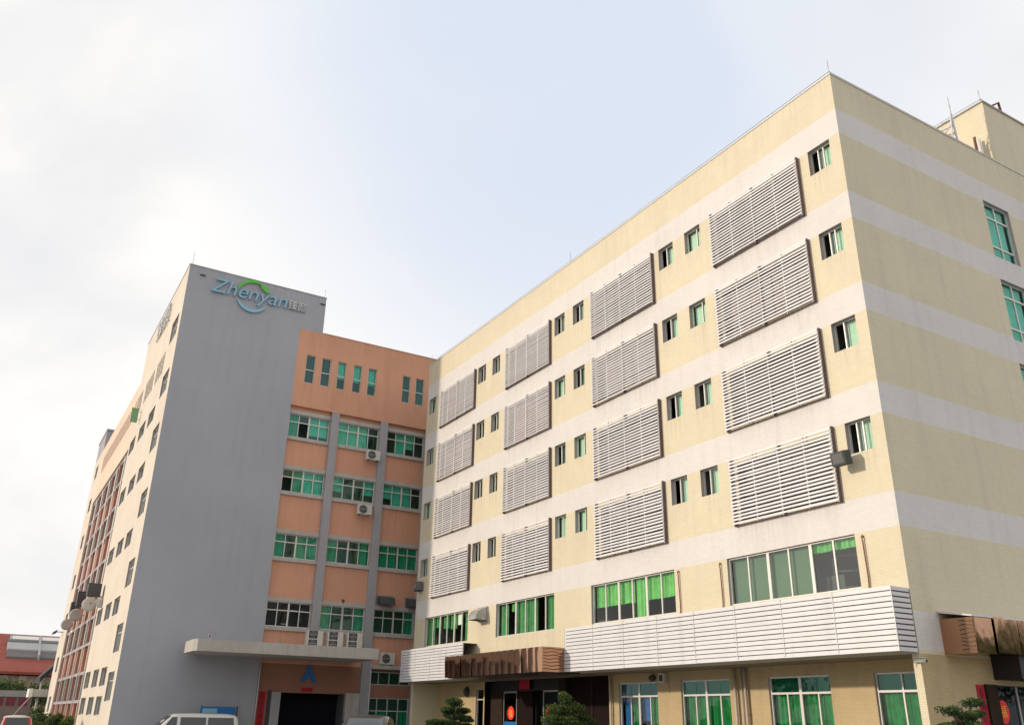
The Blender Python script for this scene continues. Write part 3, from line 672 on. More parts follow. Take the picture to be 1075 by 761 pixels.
# ---- things fixed to the cream building
def ac_unit(loc, rotz, label, group='air conditioner units on the buildings', w=0.85, h=0.62, dp=0.32, fans=1, cm=None):
    cm = cm or ACW
    """outdoor unit; local frame: front faces -y, base at z=0"""
    t = thing('ac_unit', loc, label, 'air conditioner', group, rotz)
    mb = MB(); mb.box(-w/2, w/2, -dp/2, dp/2, 0.04, h, cm); mb.build('casing', t, bevel=0.015)
    for k in range(fans):
        hh = h/fans; zc = 0.04+hh*(k+0.5)-0.02; r = min(w*0.30, hh*0.42); cx = -w*0.14; mb = MB()
        FF = Facade((cx, -dp/2, 0), (1, 0, 0), (0, -1, 0))
        circ = [(r*math.cos(q*math.pi/10), zc+r*math.sin(q*math.pi/10)) for q in range(20)]
        mb.prism(FF, circ, 0.001, 0.006, ACD) if fans == 1 else mb.fbox(FF, -w*0.27, w*0.27, zc-hh*0.44, zc+hh*0.44, 0.001, 0.006, ACD)
        for q in range(1, 4): 
            rr = r*q/3.4; mb.tube([FF(rr*math.cos(a*math.pi/8), zc+rr*math.sin(a*math.pi/8), 0.02) for a in range(17)], 0.006, ACW, 4, cap=False)
        mb.fbox(FF, -r, r, zc-0.008, zc+0.008, 0.012, 0.022, ACW); mb.build('fan_grille', t)
    mb = MB()
    for s_ in (-1, 1): mb.box(s_*w*0.32-0.03, s_*w*0.32+0.03, -dp/2-0.03, dp/2+0.06, 0.0, 0.04, ACD)
    mb.build('foot_rail', t)
    return t
lamp = thing('floodlight', (X0-0.38, 17.37, 9.41), 'dark square floodlight box beside the lowest small window near the corner', 'floodlight')
mb = MB(); mb.hexa([(-0.2, -0.28, 0.0), (0.12, -0.28, 0.05), (0.12, 0.28, 0.05), (-0.2, 0.28, 0.0), (-0.28, -0.26, 0.42), (0.05, -0.26, 0.5), (0.05, 0.26, 0.5), (-0.28, 0.26, 0.42)], ACD); mb.build('housing', lamp, bevel=0.02)
mb = MB(); mb.poly([(-0.215, 0.2, 0.06), (-0.215, -0.2, 0.06), (-0.285, -0.2, 0.36), (-0.285, 0.2, 0.36)], ACG); mb.build('lens', lamp)
mb = MB(); mb.tube([(0.1, 0, 0.2), (0.35, 0, 0.2)], 0.03, ACD, 6); mb.build('arm', lamp)
t = ac_unit((X0-0.22, 49.1, 9.0), math.radians(-90), 'small dark-grey AC box under the far small window of the cream building', w=0.6, h=0.55, cm=ACG)
hood = thing('vent_hood', (X0-0.3, 41.2, 6.6), 'curved galvanised vent hood on the cream wall between two wide windows', 'vent hood')
mb = MB(); prev = None
for k in range(9):
    a = math.pi/2*k/8; x = 0.30-0.72*math.sin(a); z = 0.08+0.62*math.cos(a); cur = ((x, -0.45, z), (x, 0.45, z))
    if prev: mb.poly([prev[0], prev[1], cur[1], cur[0]], DUCT, smooth=True)
    prev = cur
for s_ in (-0.45, 0.45):
    mb.poly([(0.30, s_, 0.06)] + [(0.30-0.72*math.sin(math.pi/2*k/8), s_, 0.08+0.62*math.cos(math.pi/2*k/8)) for k in range(9)], DUCT)
mb.build('hood_shell', hood); mb = MB(); mb.box(0.22, 0.298, -0.5, 0.5, 0.02, 0.76, DUCT); mb.build('flange', hood)
def cctv(loc, rotz, label):
    t = thing('security_camera', loc, label, 'camera', 'security cameras', rotz)
    mb = MB(); mb.tube([(0.0, 0, 0), (0.32, 0, -0.03)], 0.06, ACW, 10); mb.box(-0.02, 0.36, -0.07, 0.07, 0.045, 0.06, ACW); mb.build('camera_body', t)
    mb = MB(); mb.tube([(0.32, 0, -0.03), (0.34, 0, -0.032)], 0.045, ACD, 10); mb.build('lens', t)
    mb = MB(); mb.tube([(0.08, 0, 0), (0.0, 0.1, -0.1), (0.0, 0.12, -0.2)], 0.02, ACW, 6); mb.build('mount', t)
    return t
cctv((X0-0.1, YN+0.12, 3.62), math.radians(-75), 'white bullet security camera under the awning at the building corner')
sp = thing('wall_box', (XG-0.08, 27.9*kg, 3.37), 'small white meter box under the long awning between two ground-floor windows', 'meter box')
mb = MB(); mb.box(-0.08, 0.08, -0.17, 0.17, 0, 0.38, ACW); mb.build('casing', sp, bevel=0.01); mb = MB(); mb.box(-0.086, -0.081, -0.11, 0.11, 0.07, 0.3, ACD); mb.build('dial_face', sp)
dm = thing('wall_lamp', (XG-0.1, 28.5*kg, 3.45), 'dark dome lamp under the long awning beside the meter box', 'lamp')
mb = MB()
mb.tube([(0, 0, 0.0), (0, 0, 0.08), (0, 0, 0.18), (0, 0, 0.24)], [0.05, 0.14, 0.15, 0.06], ACD, 12); mb.build('lamp_shade', dm); mb = MB(); mb.tube([(0, 0, 0.2), (0.1, 0, 0.3)], 0.02, ACD, 6); mb.build('bracket', dm)
dm = thing('wall_lantern', (XG-0.15, 44.1*kg, 3.05), 'dark ornamental wall lantern on the pale wall left of the copper canopy', 'lamp')
mb = MB(); mb.tube([(0, 0, 0), (0, 0, 0.1), (0, 0, 0.35), (0, 0, 0.45), (0, 0, 0.55)], [0.04, 0.13, 0.17, 0.08, 0.01], ACD, 8); mb.build('lamp_body', dm); mb = MB(); mb.tube([(0, 0, 0.05), (0.08, 0, 0.0), (0.15, 0, 0.1)], 0.02, ACD, 6); mb.build('bracket', dm)

# ================================================================== FACTORY BUILDING (left)
XA = 7.04; YA = 54.0; XT = 16.35; XO = 14.74; XR = 34.0
fac = thing('factory_building', (20, 75, 0), 'tall factory block with grey end tower and orange bays between grey columns', 'building', world=True)
F1 = Facade((0, YA, 0), (1, 0, 0), (0, -1, 0))          # u = x
F2 = Facade((XA, 0, 0), (0, -1, 0), (-1, 0, 0))         # u = -y
mb = MB()
slits = [(15.42, 16.07), (16.53, 17.18), (17.68, 18.29), (18.82, 19.44), (19.92, 20.55), (22.55, 23.16), (23.60, 24.24), (26.5, 27.1), (27.6, 28.2)]
# front: grey tower face, orange top block
wall(mb, F1, XA, XT, 26.45, 29.15, [], lambda u, z: GREY)
wall(mb, F1, XA, XO, 0, 26.45, [], lambda u, z: GREY, top=False)
wall(mb, F1, XO, XR, 20.93, 26.45, [(a, b, 22.66, 24.66, 0.25) for a, b in slits], lambda u, z: ORANGE, reveal=ORANGE)
mb.poly([F1(XO, 20.93, 0), F1(XO, 20.93, -0.25), F1(XR, 20.93, -0.25), F1(XR, 20.93, 0)], ORANGE)
mb.poly([F1(XO, 0, 0), F1(XO, 0, -0.3), F1(XO, 20.93, -0.3), F1(XO, 20.93, 0)], GREY)
# recessed bays
COLS = [(17.60, 18.15), (21.15, 21.70), (24.60, 25.15), (28.1, 28.65)]
BAYS = [(14.76, 17.60), (18.15, 21.15), (21.70, 24.60), (25.15, 28.1)]
FH = [(18.84, 20.40), (15.18, 16.64), (11.02, 12.50), (6.90, 8.36)]
DB = -0.25
hb = [(a+0.02, b-0.02, z0, z1, 0.12, CONC) for a, b in BAYS for z0, z1 in FH]
hb += [(a, b-0.02, z0, z1, 0.12, CONC) for a, b in BAYS[2:] for z0, z1 in ((3.80, 4.58), (0.95, 3.04))]
hb.append((16.19, 20.23, 0, 3.19, 1.2, ACG))
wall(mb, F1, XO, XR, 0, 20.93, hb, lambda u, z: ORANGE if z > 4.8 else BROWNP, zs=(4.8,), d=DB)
# side: cream wall
colwin = [(55.0, 57.35, h-1.55, h) for h in (26.1, 22.28, 18.62, 14.50, 10.33, 6.66, 4.05)]
rows = [(58.42, 60.95), (62.1, 64.8), (66.35, 69.0)]
rowwin = [(a, b, h-1.05, h) for h in (20.75, 16.92, 12.62, 8.50, 4.42, 2.80) for a, b in rows]
endwin = [(93.6, 95.9, h-1.3, h) for h in (25.0, 21.6, 18.0, 14.2, 12.6, 8.47, 4.5)][::1]
endwin = [(93.6, 95.6, h-1.3, h) for h in (24.9, 21.5, 17.9, 14.1, 10.5, 6.6, 3.2)]
slots = [(y, y+0.32) for y in [58.3+0.62*k for k in range(5)] + [62.2+0.62*k for k in range(6)] + [67.0+0.62*k for k in range(6)]]
wslots = [(y, y+0.32) for y in [71.6+0.75*k for k in range(24)]]
sh = [(-b, -a, z0, z1, 0.22) for a, b, z0, z1 in colwin+rowwin+endwin]
sh += [(-b, -a, 22.9, 24.5, 0.2, LBACK, DARK) for a, b in slots+wslots]
wall(mb, F2, -69.6, -YA, 0, 29.15, [h for h in sh if h[1] > -69.6], lambda u, z: ACREAM)
wall(mb, F2, -91.5, -69.6, 20.5, 25.85, [h for h in sh if -91.5 < h[0] and h[1] < -69.6], lambda u, z: APEACH)
wall(mb, F2, -98.0, -91.5, 0, 25.85, [h for h in sh if h[1] < -91.5], lambda u, z: ACREAM)
# recessed zone between
SZ = [(69.9+k*4.32, 69.9+(k+1)*4.32) for k in range(5)]
SH = [(h-1.7, h) for h in (20.2, 16.4, 12.4, 8.3, 4.4)]
shb = [(-b+0.3, -a-0.3, z0, z1, 0.15, CONC) for a, b in SZ for z0, z1 in SH]
wall(mb, F2, -91.5, -69.6, 0, 20.5, shb, lambda u, z: ORANGE, d=-0.30)
for yy in (69.6, 91.5): mb.poly([F2(-yy, 0, 0), F2(-yy, 20.5, 0), F2(-yy, 20.5, -0.3), F2(-yy, 0, -0.3)], ACREAM)
mb.poly([F2(-91.5, 20.5, 0), F2(-69.6, 20.5, 0), F2(-69.6, 20.5, -0.3), F2(-91.5, 20.5, -0.3)], APEACH)
# backs, roofs
mb.poly([(XT, YA, 25.5), (XT, 69.6, 25.5), (XT, 69.6, 29.15), (XT, YA, 29.15)], GREY); mb.poly([(XA, 69.6, 25.5), (XA, 69.6, 29.15), (XT, 69.6, 29.15), (XT, 69.6, 25.5)], ACREAM)
mb.poly([(XR, YA, 0), (XR, 98, 0), (XR, 98, 25.85), (XR, YA, 25.85)], ACREAM); mb.poly([(XA, 98, 0), (XA, 98, 25.85), (XR, 98, 25.85), (XR, 98, 0)], ACREAM)
mb.build('wall', fac)
mb = MB(); mb.poly([(XA, YA, 28.7), (XT, YA, 28.7), (XT, 69.6, 28.7), (XA, 69.6, 28.7)], ROOFC); mb.box(XA+0.26, XR-0.02, YA+0.3, 97.6, 25.3, 25.5, ROOFC)
for b_ in ((XA+.003, XA+0.25, 69.6, 97.99), (XA+0.25, XR-0.003, 97.7, 97.99)): mb.box(*b_, 25.5, 25.845, APEACH)
mb.box(XT+0.003, XR-0.003, YA+0.003, YA+0.28, 25.5, 26.447, ORANGE)
for b_ in ((XA-0.03, XA+0.27, YA-0.03, 69.63), (XA+0.27, XT+0.03, YA-0.03, YA+0.27)): mb.box(*b_, 29.15, 29.21, CONC)
mb.box(XT+0.04, XR, YA-0.03, YA+0.3, 26.45, 26.50, ORANGE)
rf = mb.build('roof', fac)
mb = MB(); mb.box(XA-0.003+0.01, 14, 91.6, 97.9, 25.85, 27.9, COLGREY); mb.box(XA-0.05, 14.1, 91.5, 98, 27.9, 28.05, CONC); mb.build('roof_room', rf)
mb = MB(); mb.tube([(XA+0.15, YA+0.1, 29.2), (XA+0.15, YA+0.1, 30.1)], 0.015, DUCT, 5); mb.tube([(XT-0.1, YA+0.1, 29.2), (XT-0.1, YA+0.1, 29.9)], 0.015, DUCT, 5)
mb.tube([(XA+0.3, 69.3, 25.5), (XA+0.3, 70.4, 27.9), (XA+0.3, 71.2, 25.6)], 0.06, DUCT, 6)
for a in ((7.75, 28.55), (15.95, 28.6)): mb.fbox(F1, a[0], a[0]+0.35, a[1], a[1]+0.06, 0.0, 0.08, ACD)
mb.build('lightning_rod', rf)
# interior
mb = MB(); mb.box(XA+2.5, XR-1, YA+2.5, 97, 0, 25.2, ROOM)
for zf in (5.2, 9.6, 13.8, 17.9, 21.6, 25.2):
    mb.box(XA+0.6, XR-1, YA+0.6, YA+2.5, zf-0.2, zf, ROOM); mb.box(XA+0.6, XA+2.5, YA+2.5, 97, zf-0.2, zf, ROOM)
mb.box(16.0, 20.4, YA+1.6, YA+2.4, 0, 3.6, mat('hall_darkness', (0.012, 0.013, 0.018), 0.95, spec=0.0))  # near-black box stands in for the unlit depth behind the loading door
mb.build('interior', fac)
for (x_, z_) in ((15.9, 8.0), (16.7, 8.05), (16.2, 7.2)):
    mb = MB(); mb.tube([(x_, 55.6, z_), (x_+0.45, 55.9, z_+0.02)], 0.025, mat('tube_lamp', (0.8, 0.8, 0.8), 0.5, emis=((0.85, 0.95, 1.0), 1.2)), 6); mb.build('tube_light', fac)
# columns, lintels, sills
for a, b in COLS:
    mb = MB(); mb.fbox(F1, a, b, 0 if a > 21 else 5.64, 20.92, DB, 0.02, COLGREY); mb.build('column', fac, bevel=0.01)
for a, b in BAYS:
    for z0, z1 in FH:
        mb = MB(); mb.fbox(F1, a+0.001, b-0.001, z1+0.0, z1+0.26, DB, DB+0.10, CONC); mb.build('lintel', fac)
        mb = MB(); mb.fbox(F1, a+0.001, b-0.001, z0-0.22, z0, DB, DB+0.12, CONC); mb.build('sill', fac)
for k in range(6): # columns of the side recess
    y = 69.9+k*4.32; mb = MB(); mb.fbox(F2, -y-0.16, -y+0.16, 0, 20.48, -0.29, -0.10, SCOL); mb.build('column', fac)
for a, b in SZ:
    for z0, z1 in SH:
        mb = MB(); mb.fbox(F2, -b+0.17, -a-0.17, z1, z1+0.22, -0.29, -0.12, COLGREY); mb.build('lintel', fac)
        mb = MB(); mb.fbox(F2, -b+0.17, -a-0.17, z0-0.2, z0, -0.29, -0.1, COLGREY); mb.build('sill', fac)
# windows of the front
C4 = (0.25, 0.5, 0.75)
for i, (a, b) in enumerate(BAYS):
    for j, (z0, z1) in enumerate(FH):
        op = set(); cur = []; rr = random.Random(i*10+j)
        if j < 2 or i == 9:
            for q in range(4):
                if rr.random() < 0.75: cur.append((q/4, (q+1)/4, rr.choice([0, 0, 0.35]), 1, SHADE_T))
        elif j == 2:
            for q in range(4):
                if rr.random() < 0.6 or q in (0, 3): cur.append((q/4, (q+1)/4, 0, 1, SHADE_G))
        else:
            for q in range(4):
                if i > 0 and (rr.random() < 0.4 or q == 3): cur.append((q/4, (q+1)/4, 0, 1, SHADE_G))
        if (i, j) == (0, 0): op = {(1, 0)}; cur = [(0, .25, 0, 1, SHADE_G), (0.5, 1, 0.2, 1, SHADE_T)]
        if (i, j) == (0, 1): op = {(0, 0)}; cur = [(0.25, .5, 0, 1, SHADE_G), (0.5, 1, 0, 1, SHADE_T)]
        if (i, j) == (0, 3): op = {(2, 0)}; cur = []
        window(F1, fac, a+0.03, b-0.03, z0, z1, cols=C4, wide=(1,), transoms=(0.66,), d=DB-0.05, fw_=0.05, mull=0.05, g=G_TEAL if (i, j) != (0, 3) else G_DARK, openc=op, curtain=cur)
for a, b in BAYS[2:]:
    window(F1, fac, a, b-0.03, 3.80, 4.58, cols=C4, d=DB-0.05, g=G_TEAL); window(F1, fac, a, b-0.03, 0.95, 3.04, cols=C4, transoms=(0.64,), d=DB-0.05, g=G_TEAL, curtain=[(0.25, 0.5, 0, 0.64, SHADE_G), (.75, 1, 0, .64, SHADE_G)])
for k, (a, b) in enumerate(slits):
    cur = [(0, 1, 0.4 if k in (2, 3, 4) else 0.0, 1, SHADE_T if k in (2, 3, 4) else ACD)]
    window(F1, fac, a, b, 22.66, 24.66, cols=(), transoms=(0.47,), d=-0.1, fw_=0.04, g=G_TEAL, curtain=cur, name='slit_window')
# windows of the side
for (a, b, z0, z1) in colwin: window(F2, fac, -b, -a, z0, z1, cols=(0.33, 0.66), transoms=(0.7,), d=-0.14, g=G_GREEN)
for (a, b, z0, z1) in rowwin: window(F2, fac, -b, -a, z0, z1, cols=(0.5,), d=-0.14, g=G_GREEN)
for (a, b, z0, z1) in endwin: window(F2, fac, -b, -a, z0, z1, cols=(0.5,), d=-0.14, g=G_GREEN)
for a, b in SZ:
    for z0, z1 in SH: window(F2, fac, -b+0.32, -a-0.32, z0, z1, cols=C4, transoms=(0.66,), d=-0.38, fw_=0.06, mull=0.06, g=G_TEAL)
# drop pipes on the side recess
for k in range(5):
    mb = MB(); y = 71.3+4.32*k; mb.tube([F2(-y, 0, -0.12), F2(-y, 20.3, -0.12)], 0.08, LINE, 6); mb.build('drainpipe', fac)
mb = MB(); mb.tube([F1(14.80, 0, 0.03), F1(14.80, 5.0, 0.03)], 0.035, WHITE, 6); mb.build('drainpipe', fac)
mb = MB(); mb.tube([F1(21.73, 0, 0.07), F1(21.73, 5.0, 0.07)], 0.035, WHITE, 6); mb.build('drainpipe', fac)
# canopy over the loading door
mb = MB(); z0, z1 = 5.03, 5.64; pts = [(20.55, 54.0-0.003), (XO, 54.0-0.003), (10.95, 54.0-0.003), (10.15, 53.2), (10.1, 50.5), (10.25, 50.12), (10.6, 50.0), (20.55, 50.0)]
pts2 = [(20.55, YA-DB-0.003), (XO+0.003, YA-DB-0.003), (XO+0.003, 53.997)] + pts[2:]
mb.poly([(x, y, z1) for x, y in reversed(pts2)][::-1][::-1], CONC); mb.poly([(x, y, z0) for x, y in pts2], CONC)
for k in range(len(pts2)):
    a, b = pts2[k], pts2[(k+1) % len(pts2)]; mb.poly([(*a, z0), (*b, z0), (*b, z1), (*a, z1)], CONC)
cn = mb.build('door_canopy', fac)
for q in ((15.66, 16.19, 3.2, COLGREY), (20.23, 21.13, 3.26, CONC)):
    mb = MB(); mb.fbox(F1, q[0], q[1], 0, q[2], DB+0.002, 0.05, q[3]); mb.build('door_jamb', fac)
mb = MB(); mb.fbox(F1, 15.5, 15.64, 0, 3.3, DB+0.002, -0.1, ACD); mb.build('shutter_track', fac)
mb = MB(); mb.fbox(F1, 21.71, XR, 4.72, 4.95, DB+0.002, 0.25, CONC); mb.build('ledge', fac)
# letter A, red strip, couplet
la = thing('letter_sign', F1(17.9, 3.8, DB), 'big blue letter A over the loading door of the factory', 'sign', world=True)
text_part('A', F1, 17.39, 3.79, DB+0.01, 0.98, la, 'letter', BLUE, depth=0.08, width=0.95, offset=0.03)
rs = thing('red_notice', F1(17.85, 3.26, DB), 'small red paper strip below the blue letter A', 'banner', world=True)
mb = MB(); mb.fbox(F1, 17.5, 18.18, 3.26, 3.51, DB+0.005, DB+0.02, RED); pp = mb.build('paper', rs)
text_part('出入平安', F1, 17.56, 3.31, DB+0.021, 0.14, pp, 'character', INK, depth=0.003, width=0.56)
couplet(F1, 14.98, 15.37, 0.5, 3.23, DB+0.005, '四海财源滚滚来', 'vertical_banner', 'tall narrow red paper couplet left of the loading door')
# logo sign on the grey tower
lg = thing('logo_sign', F1(11.3, 26.8, 0), 'blue and green lettered company logo sign high on the grey tower', 'sign', world=True)
text_part('Zhenyan', F1, 8.50, 27.28, 0.05, 1.30, lg, 'lettering', LOGOBLUE, depth=0.12, width=4.95, shear=0.22, offset=-0.006)
text_part('臻颜', F1, 13.70, 27.62, 0.05, 0.68, lg, 'chinese_characters', STEEL, depth=0.10, width=1.28, offset=0.0)
def arc(cx, cz, r, a0, a1, w, n=24):
    o_, i_ = [], []
    for k in range(n+1):
        t = k/n; a = math.radians(a0+(a1-a0)*t); ww = w*math.sin(math.pi*min(1, max(0.0, t*0.92+0.06)))**0.6
        o_.append((cx+(r+ww/2)*math.cos(a), cz+(r+ww/2)*math.sin(a))); i_.append((cx+(r-ww/2)*math.cos(a), cz+(r-ww/2)*math.sin(a)))
    return o_, i_
def arcpart(name, m, *A):
    o_, i_ = arc(*A); mb = MB()
    for k in range(len(o_)-1):
        q = [o_[k], i_[k], i_[k+1], o_[k+1]]
        area = sum(q[a][0]*q[(a+1) % 4][1]-q[(a+1) % 4][0]*q[a][1] for a in range(4))
        mb.prism(F1, q if area > 0 else q[::-1], 0.05, 0.13, m)
    return mb.build(name, lg)
arcpart('lower_swoosh', LOGOBLUE, 11.3, 27.93, 1.07, 205, 325, 0.24)
arcpart('upper_swoosh', LOGOGREEN, 11.3, 27.93, 1.07, 165, 60, 0.20)
mb = MB(); lf = []
A_, B_ = Vector((11.62, 28.93)), Vector((12.36, 28.32)); ax = B_-A_; nx = Vector((-ax.y, ax.x)).normalized()
top = [A_+ax*(k/10)+nx*0.17*math.sin(math.pi*k/10) for k in range(11)]; bot = [A_+ax*(k/10)-nx*0.15*math.sin(math.pi*k/10) for k in range(1, 10)]
mb.prism(F1, [tuple(p) for p in (top+bot[::-1])][::-1], 0.14, 0.2, LOGOGREEN); mb.build('leaf', lg)
ls = thing('character_sign', F2(-61.5, 27.1, 0), 'grey metal characters high on the sunlit side of the tower', 'sign', world=True)
text_part('臻颜', F2, -64.0, 27.1, 0.05, 1.5, ls, 'characters', STEEL, depth=0.08, width=4.8, offset=0.0)
ps = thing('projecting_sign', (6.7, 66, 21.5), 'small green sign board projecting from the sunlit factory side', 'sign')
mb = MB(); mb.box(-0.30, 0.18, -0.07, 0.07, 0.05, 1.12, mat('sign_green', (0.20, 0.36, 0.20), 0.6)); mb.build('board', ps, bevel=0.01)
mb = MB(); mb.tube([(0.18, 0, 0.3), (0.34, 0, 0.3)], 0.02, DUCT, 6); mb.tube([(0.18, 0, 0.9), (0.34, 0, 0.9)], 0.02, DUCT, 6); mb.build('bracket', ps)
# AC units on the front
for x_, lab_ in ((17.42, 'leftmost'), (18.68, 'middle one'), (19.92, 'rightmost')):
    ac_unit((x_, 52.6, 5.64), 0, lab_+' of the three large AC units on the loading-door canopy', w=0.98, h=1.0, dp=0.42, fans=2)
ac_unit((20.65, 53.75, 17.95), 0, 'AC unit under the top-floor window of the middle orange bay', w=0.95, h=0.7)
ac_unit((20.35, 53.75, 14.2), 0, 'AC unit under the second-row window of the middle orange bay', w=0.95, h=0.7)
ac_unit((22.75, 53.9, 4.96), 0, 'AC unit on the low concrete ledge right of the loading door', w=0.95, h=0.75)
for x, lab in ((22.4, 'dark boxy vent hood above the lowest orange-bay window, nearer the loading door'), (24.4, 'dark boxy vent hood above the lowest orange-bay window, beside the cream building')):
    t = thing('exhaust_hood', (x, 53.9, 8.62), lab, 'vent hood', 'dark vent hoods on the factory front')
    mb = MB(); mb.hexa([(-0.5, -0.45, 0), (0.5, -0.45, 0), (0.5, 0.3, 0.1), (-0.5, 0.3, 0.1), (-0.5, -0.3, 0.45), (0.5, -0.3, 0.45), (0.5, 0.3, 0.6), (-0.5, 0.3, 0.6)], ACD); mb.build('hood_shell', t, bevel=0.02)
    mb = MB(); mb.box(-0.56, 0.56, 0.25, 0.32, -0.02, 0.66, DUCT); mb.build('flange', t)
t = thing('chimney_pipe', (19.3, 53.3, 5.64), 'thin pale pipe rising from the canopy past the lowest middle-bay window', 'pipe')
mb = MB(); mb.tube([(0.1, 0, 0), (0.05, 0, 1.0), (0, 0, 2.6), (-0.05, -0.15, 2.95)], 0.06, CONC, 8); mb.build('flue', t); mb = MB(); mb.tube([(-0.05, -0.15, 2.92), (-0.15, -0.28, 2.95)], 0.09, ACD, 8); mb.build('cowl', t)
cctv((10.9, 50.6, 5.85), math.radians(-100), 'tiny white security camera on the rounded left end of the canopy'); cctv((15.6, 53.5, 5.9), math.radians(-90), 'tiny security camera on the canopy close to the orange wall')
# ducts on the side
for k, (x, y, z, w, h) in enumerate(((6.42, 68, 9.35, 0.85, 0.85), (6.4, 76, 9.4, 0.6, 1.1), (6.68, 84, 9.5, 0.6, 1.0))):
    t = thing('exhaust_box', (x, y, z), ['nearest', 'middle', 'farthest'][k]+' dark exhaust box jutting from the sunlit factory side', 'exhaust unit', 'exhaust boxes on the factory side')
    mb = MB(); mb.box(-w/2, w/2, -0.4, 0.4, 0, h, ACD); mb.build('casing', t, bevel=0.02)
    mb = MB()
    for q in range(6): mb.box(-w/2+0.05, w/2-0.05, -0.43, -0.401, 0.08+q*h/7, 0.12+q*h/7, ACG)
    mb.build('louvre', t)
    mb = MB(); mb.box(w/2-0.02, 7.03-x, -0.3, 0.3, -0.05, 0.03, DUCT); mb.build('bracket', t)
for k, (x, y, z, r) in enumerate(((6.52, 70.5, 9.05, 0.48), (6.42, 78, 8.95, 0.48), (6.52, 86, 8.85, 0.46))):
    t = thing('round_fan_cover', (x, y, z-r), ['nearest and whitest', 'middle, half hidden,', 'farthest'][k]+' round pale fan cover below the exhaust boxes', 'fan cover', 'round fan covers on the factory side')
    mb = MB(); mb.tube([(0, 0.1, r), (0, -0.1, r), (0, -0.16, r)], [r, r, r*0.8], ACW if k == 0 else DUCT, 20, smooth=False); mb.build('cover', t)
    mb = MB(); mb.box(0, 7.0-x, -0.05, 0.05, r-0.05, r+0.05, DUCT); mb.build('arm', t)
    if k == 0: mb = MB(); mb.hexa([(0.05, -0.2, r+0.02), (0.12, -0.2, r+0.10), (0.12, -0.17, r+0.10), (0.05, -0.17, r+0.02), (-0.0, -0.2, r+0.05), (0.07, -0.2, r+0.14), (0.07, -0.17, r+0.14), (-0.0, -0.17, r+0.05)], ACD); mb.build('strut', t)
t = thing('flue_panel', (6.85, 67.2, 8.55), 'small grey square panel beside the whitest round fan cover', 'panel')
mb = MB(); mb.hexa([(-0.1, -0.05, 0), (0.18, -0.05, 0), (0.18, 0.05, 0), (-0.1, 0.05, 0), (-0.4, -0.05, 0.5), (0.18, -0.05, 0.62), (0.18, 0.05, 0.62), (-0.4, 0.05, 0.5)], DUCT); mb.build('sheet', t, bevel=0.01)
mb = MB(); mb.box(-0.02, 0.19, 0.051, 0.2, 0.2, 0.3, ACD); mb.build('bracket', t)
t = thing('floodlight', (6.6, 95.5, 8.6), 'small dark floodlight at the far end corner of the factory', 'floodlight')
mb = MB(); mb.hexa([(-0.45, -0.2, 0), (-0.1, -0.2, 0.2), (-0.1, 0.2, 0.2), (-0.45, 0.2, 0), (-0.4, -0.2, 0.25), (-0.05, -0.2, 0.5), (-0.05, 0.2, 0.5), (-0.4, 0.2, 0.25)], ACD); mb.build('housing', t)
mb = MB(); mb.tube([(-0.1, 0, 0.3), (0.44, 0, 0.3)], 0.04, ACD, 6); mb.build('arm', t)

# ================================================================== BACKGROUND LEFT
red = thing('red_roofed_hall', (0, 140, 0), 'distant hall with a red tiled roof and a long pale skylight', 'building', world=True)
RTILE = mat('red_roof_tiles', (0.30, 0.075, 0.055), 0.8, var=0.1, vscale=0.8, tile=(0.3, 0.35, 0.03, 0.1, 0.7))
HW = mat('hall_wall', (0.42, 0.33, 0.27), 0.9, var=0.1, vscale=0.5); SKYL = mat('skylight_sheet', (0.36, 0.36, 0.37), 0.5, var=0.05, vscale=1); GREYR = mat('roof_vent_grey', (0.15, 0.14, 0.14), 0.8)
mb = MB(); mb.box(-30, 12, 130.5, 150, 0, 6.0, HW)
for k in range(20): mb.box(-30+k*2.1, -30+k*2.1+0.9, 130.1, 130.5, 0, 6.0, HW)
mb.build('wall', red)
mb = MB(); mb.hexa([(-31, 129.5, 6.15), (12.5, 129.5, 6.15), (12.5, 140, 11.2), (-31, 140, 11.2), (-31, 129.5, 6.45), (12.5, 129.5, 6.45), (12.5, 140, 11.55), (-31, 140, 11.55)], RTILE)
mb.hexa([(-31, 140, 11.2), (12.5, 140, 11.2), (12.5, 150.5, 6.15), (-31, 150.5, 6.15), (-31, 140, 11.55), (12.5, 140, 11.55), (12.5, 150.5, 6.45), (-31, 150.5, 6.45)], RTILE)
mb.build('roof', red)
mb = MB()
def rz(y): return 6.45+(y-129.5)*(11.55-6.45)/10.5
def strip(x0, x1, ya, yb, h, m): mb.hexa([(x0, ya, rz(ya)-0.1), (x1, ya, rz(ya)-0.1), (x1, yb, rz(yb)-0.1), (x0, yb, rz(yb)-0.1), (x0, ya, rz(ya)+h), (x1, ya, rz(ya)+h), (x1, yb, rz(yb)+h), (x0, yb, rz(yb)+h)], m)
strip(3.9, 12.2, 132.9, 134.6, 0.25, GREYR); strip(3.8, 12.2, 134.602, 136.6, 0.45, SKYL); strip(3.8, 12.2, 136.602, 137.2, 0.55, GREYR); strip(4.0, 12.2, 137.202, 138.5, 0.5, SKYL)
strip(4.3, 7.4, 137.35, 138.2, 0.54, LINE); strip(7.8, 12.0, 137.35, 138.2, 0.54, LINE); strip(7.45, 7.7, 132.8, 138.6, 0.6, SKYL)
mb.build('skylight', red)
bw = thing('boundary_wall', (0, 112, 0), 'grey-brown boundary wall with a row of dark red panels below a hedge', 'wall', world=True)
BW = mat('boundary_wall_brown', (0.22, 0.16, 0.14), 0.9, var=0.15, vscale=1); BWC = mat('boundary_cap', (0.32, 0.31, 0.30), 0.9, var=0.1, vscale=2); MAR = mat('maroon_panel', (0.17, 0.03, 0.055), 0.7, var=0.15, vscale=2)
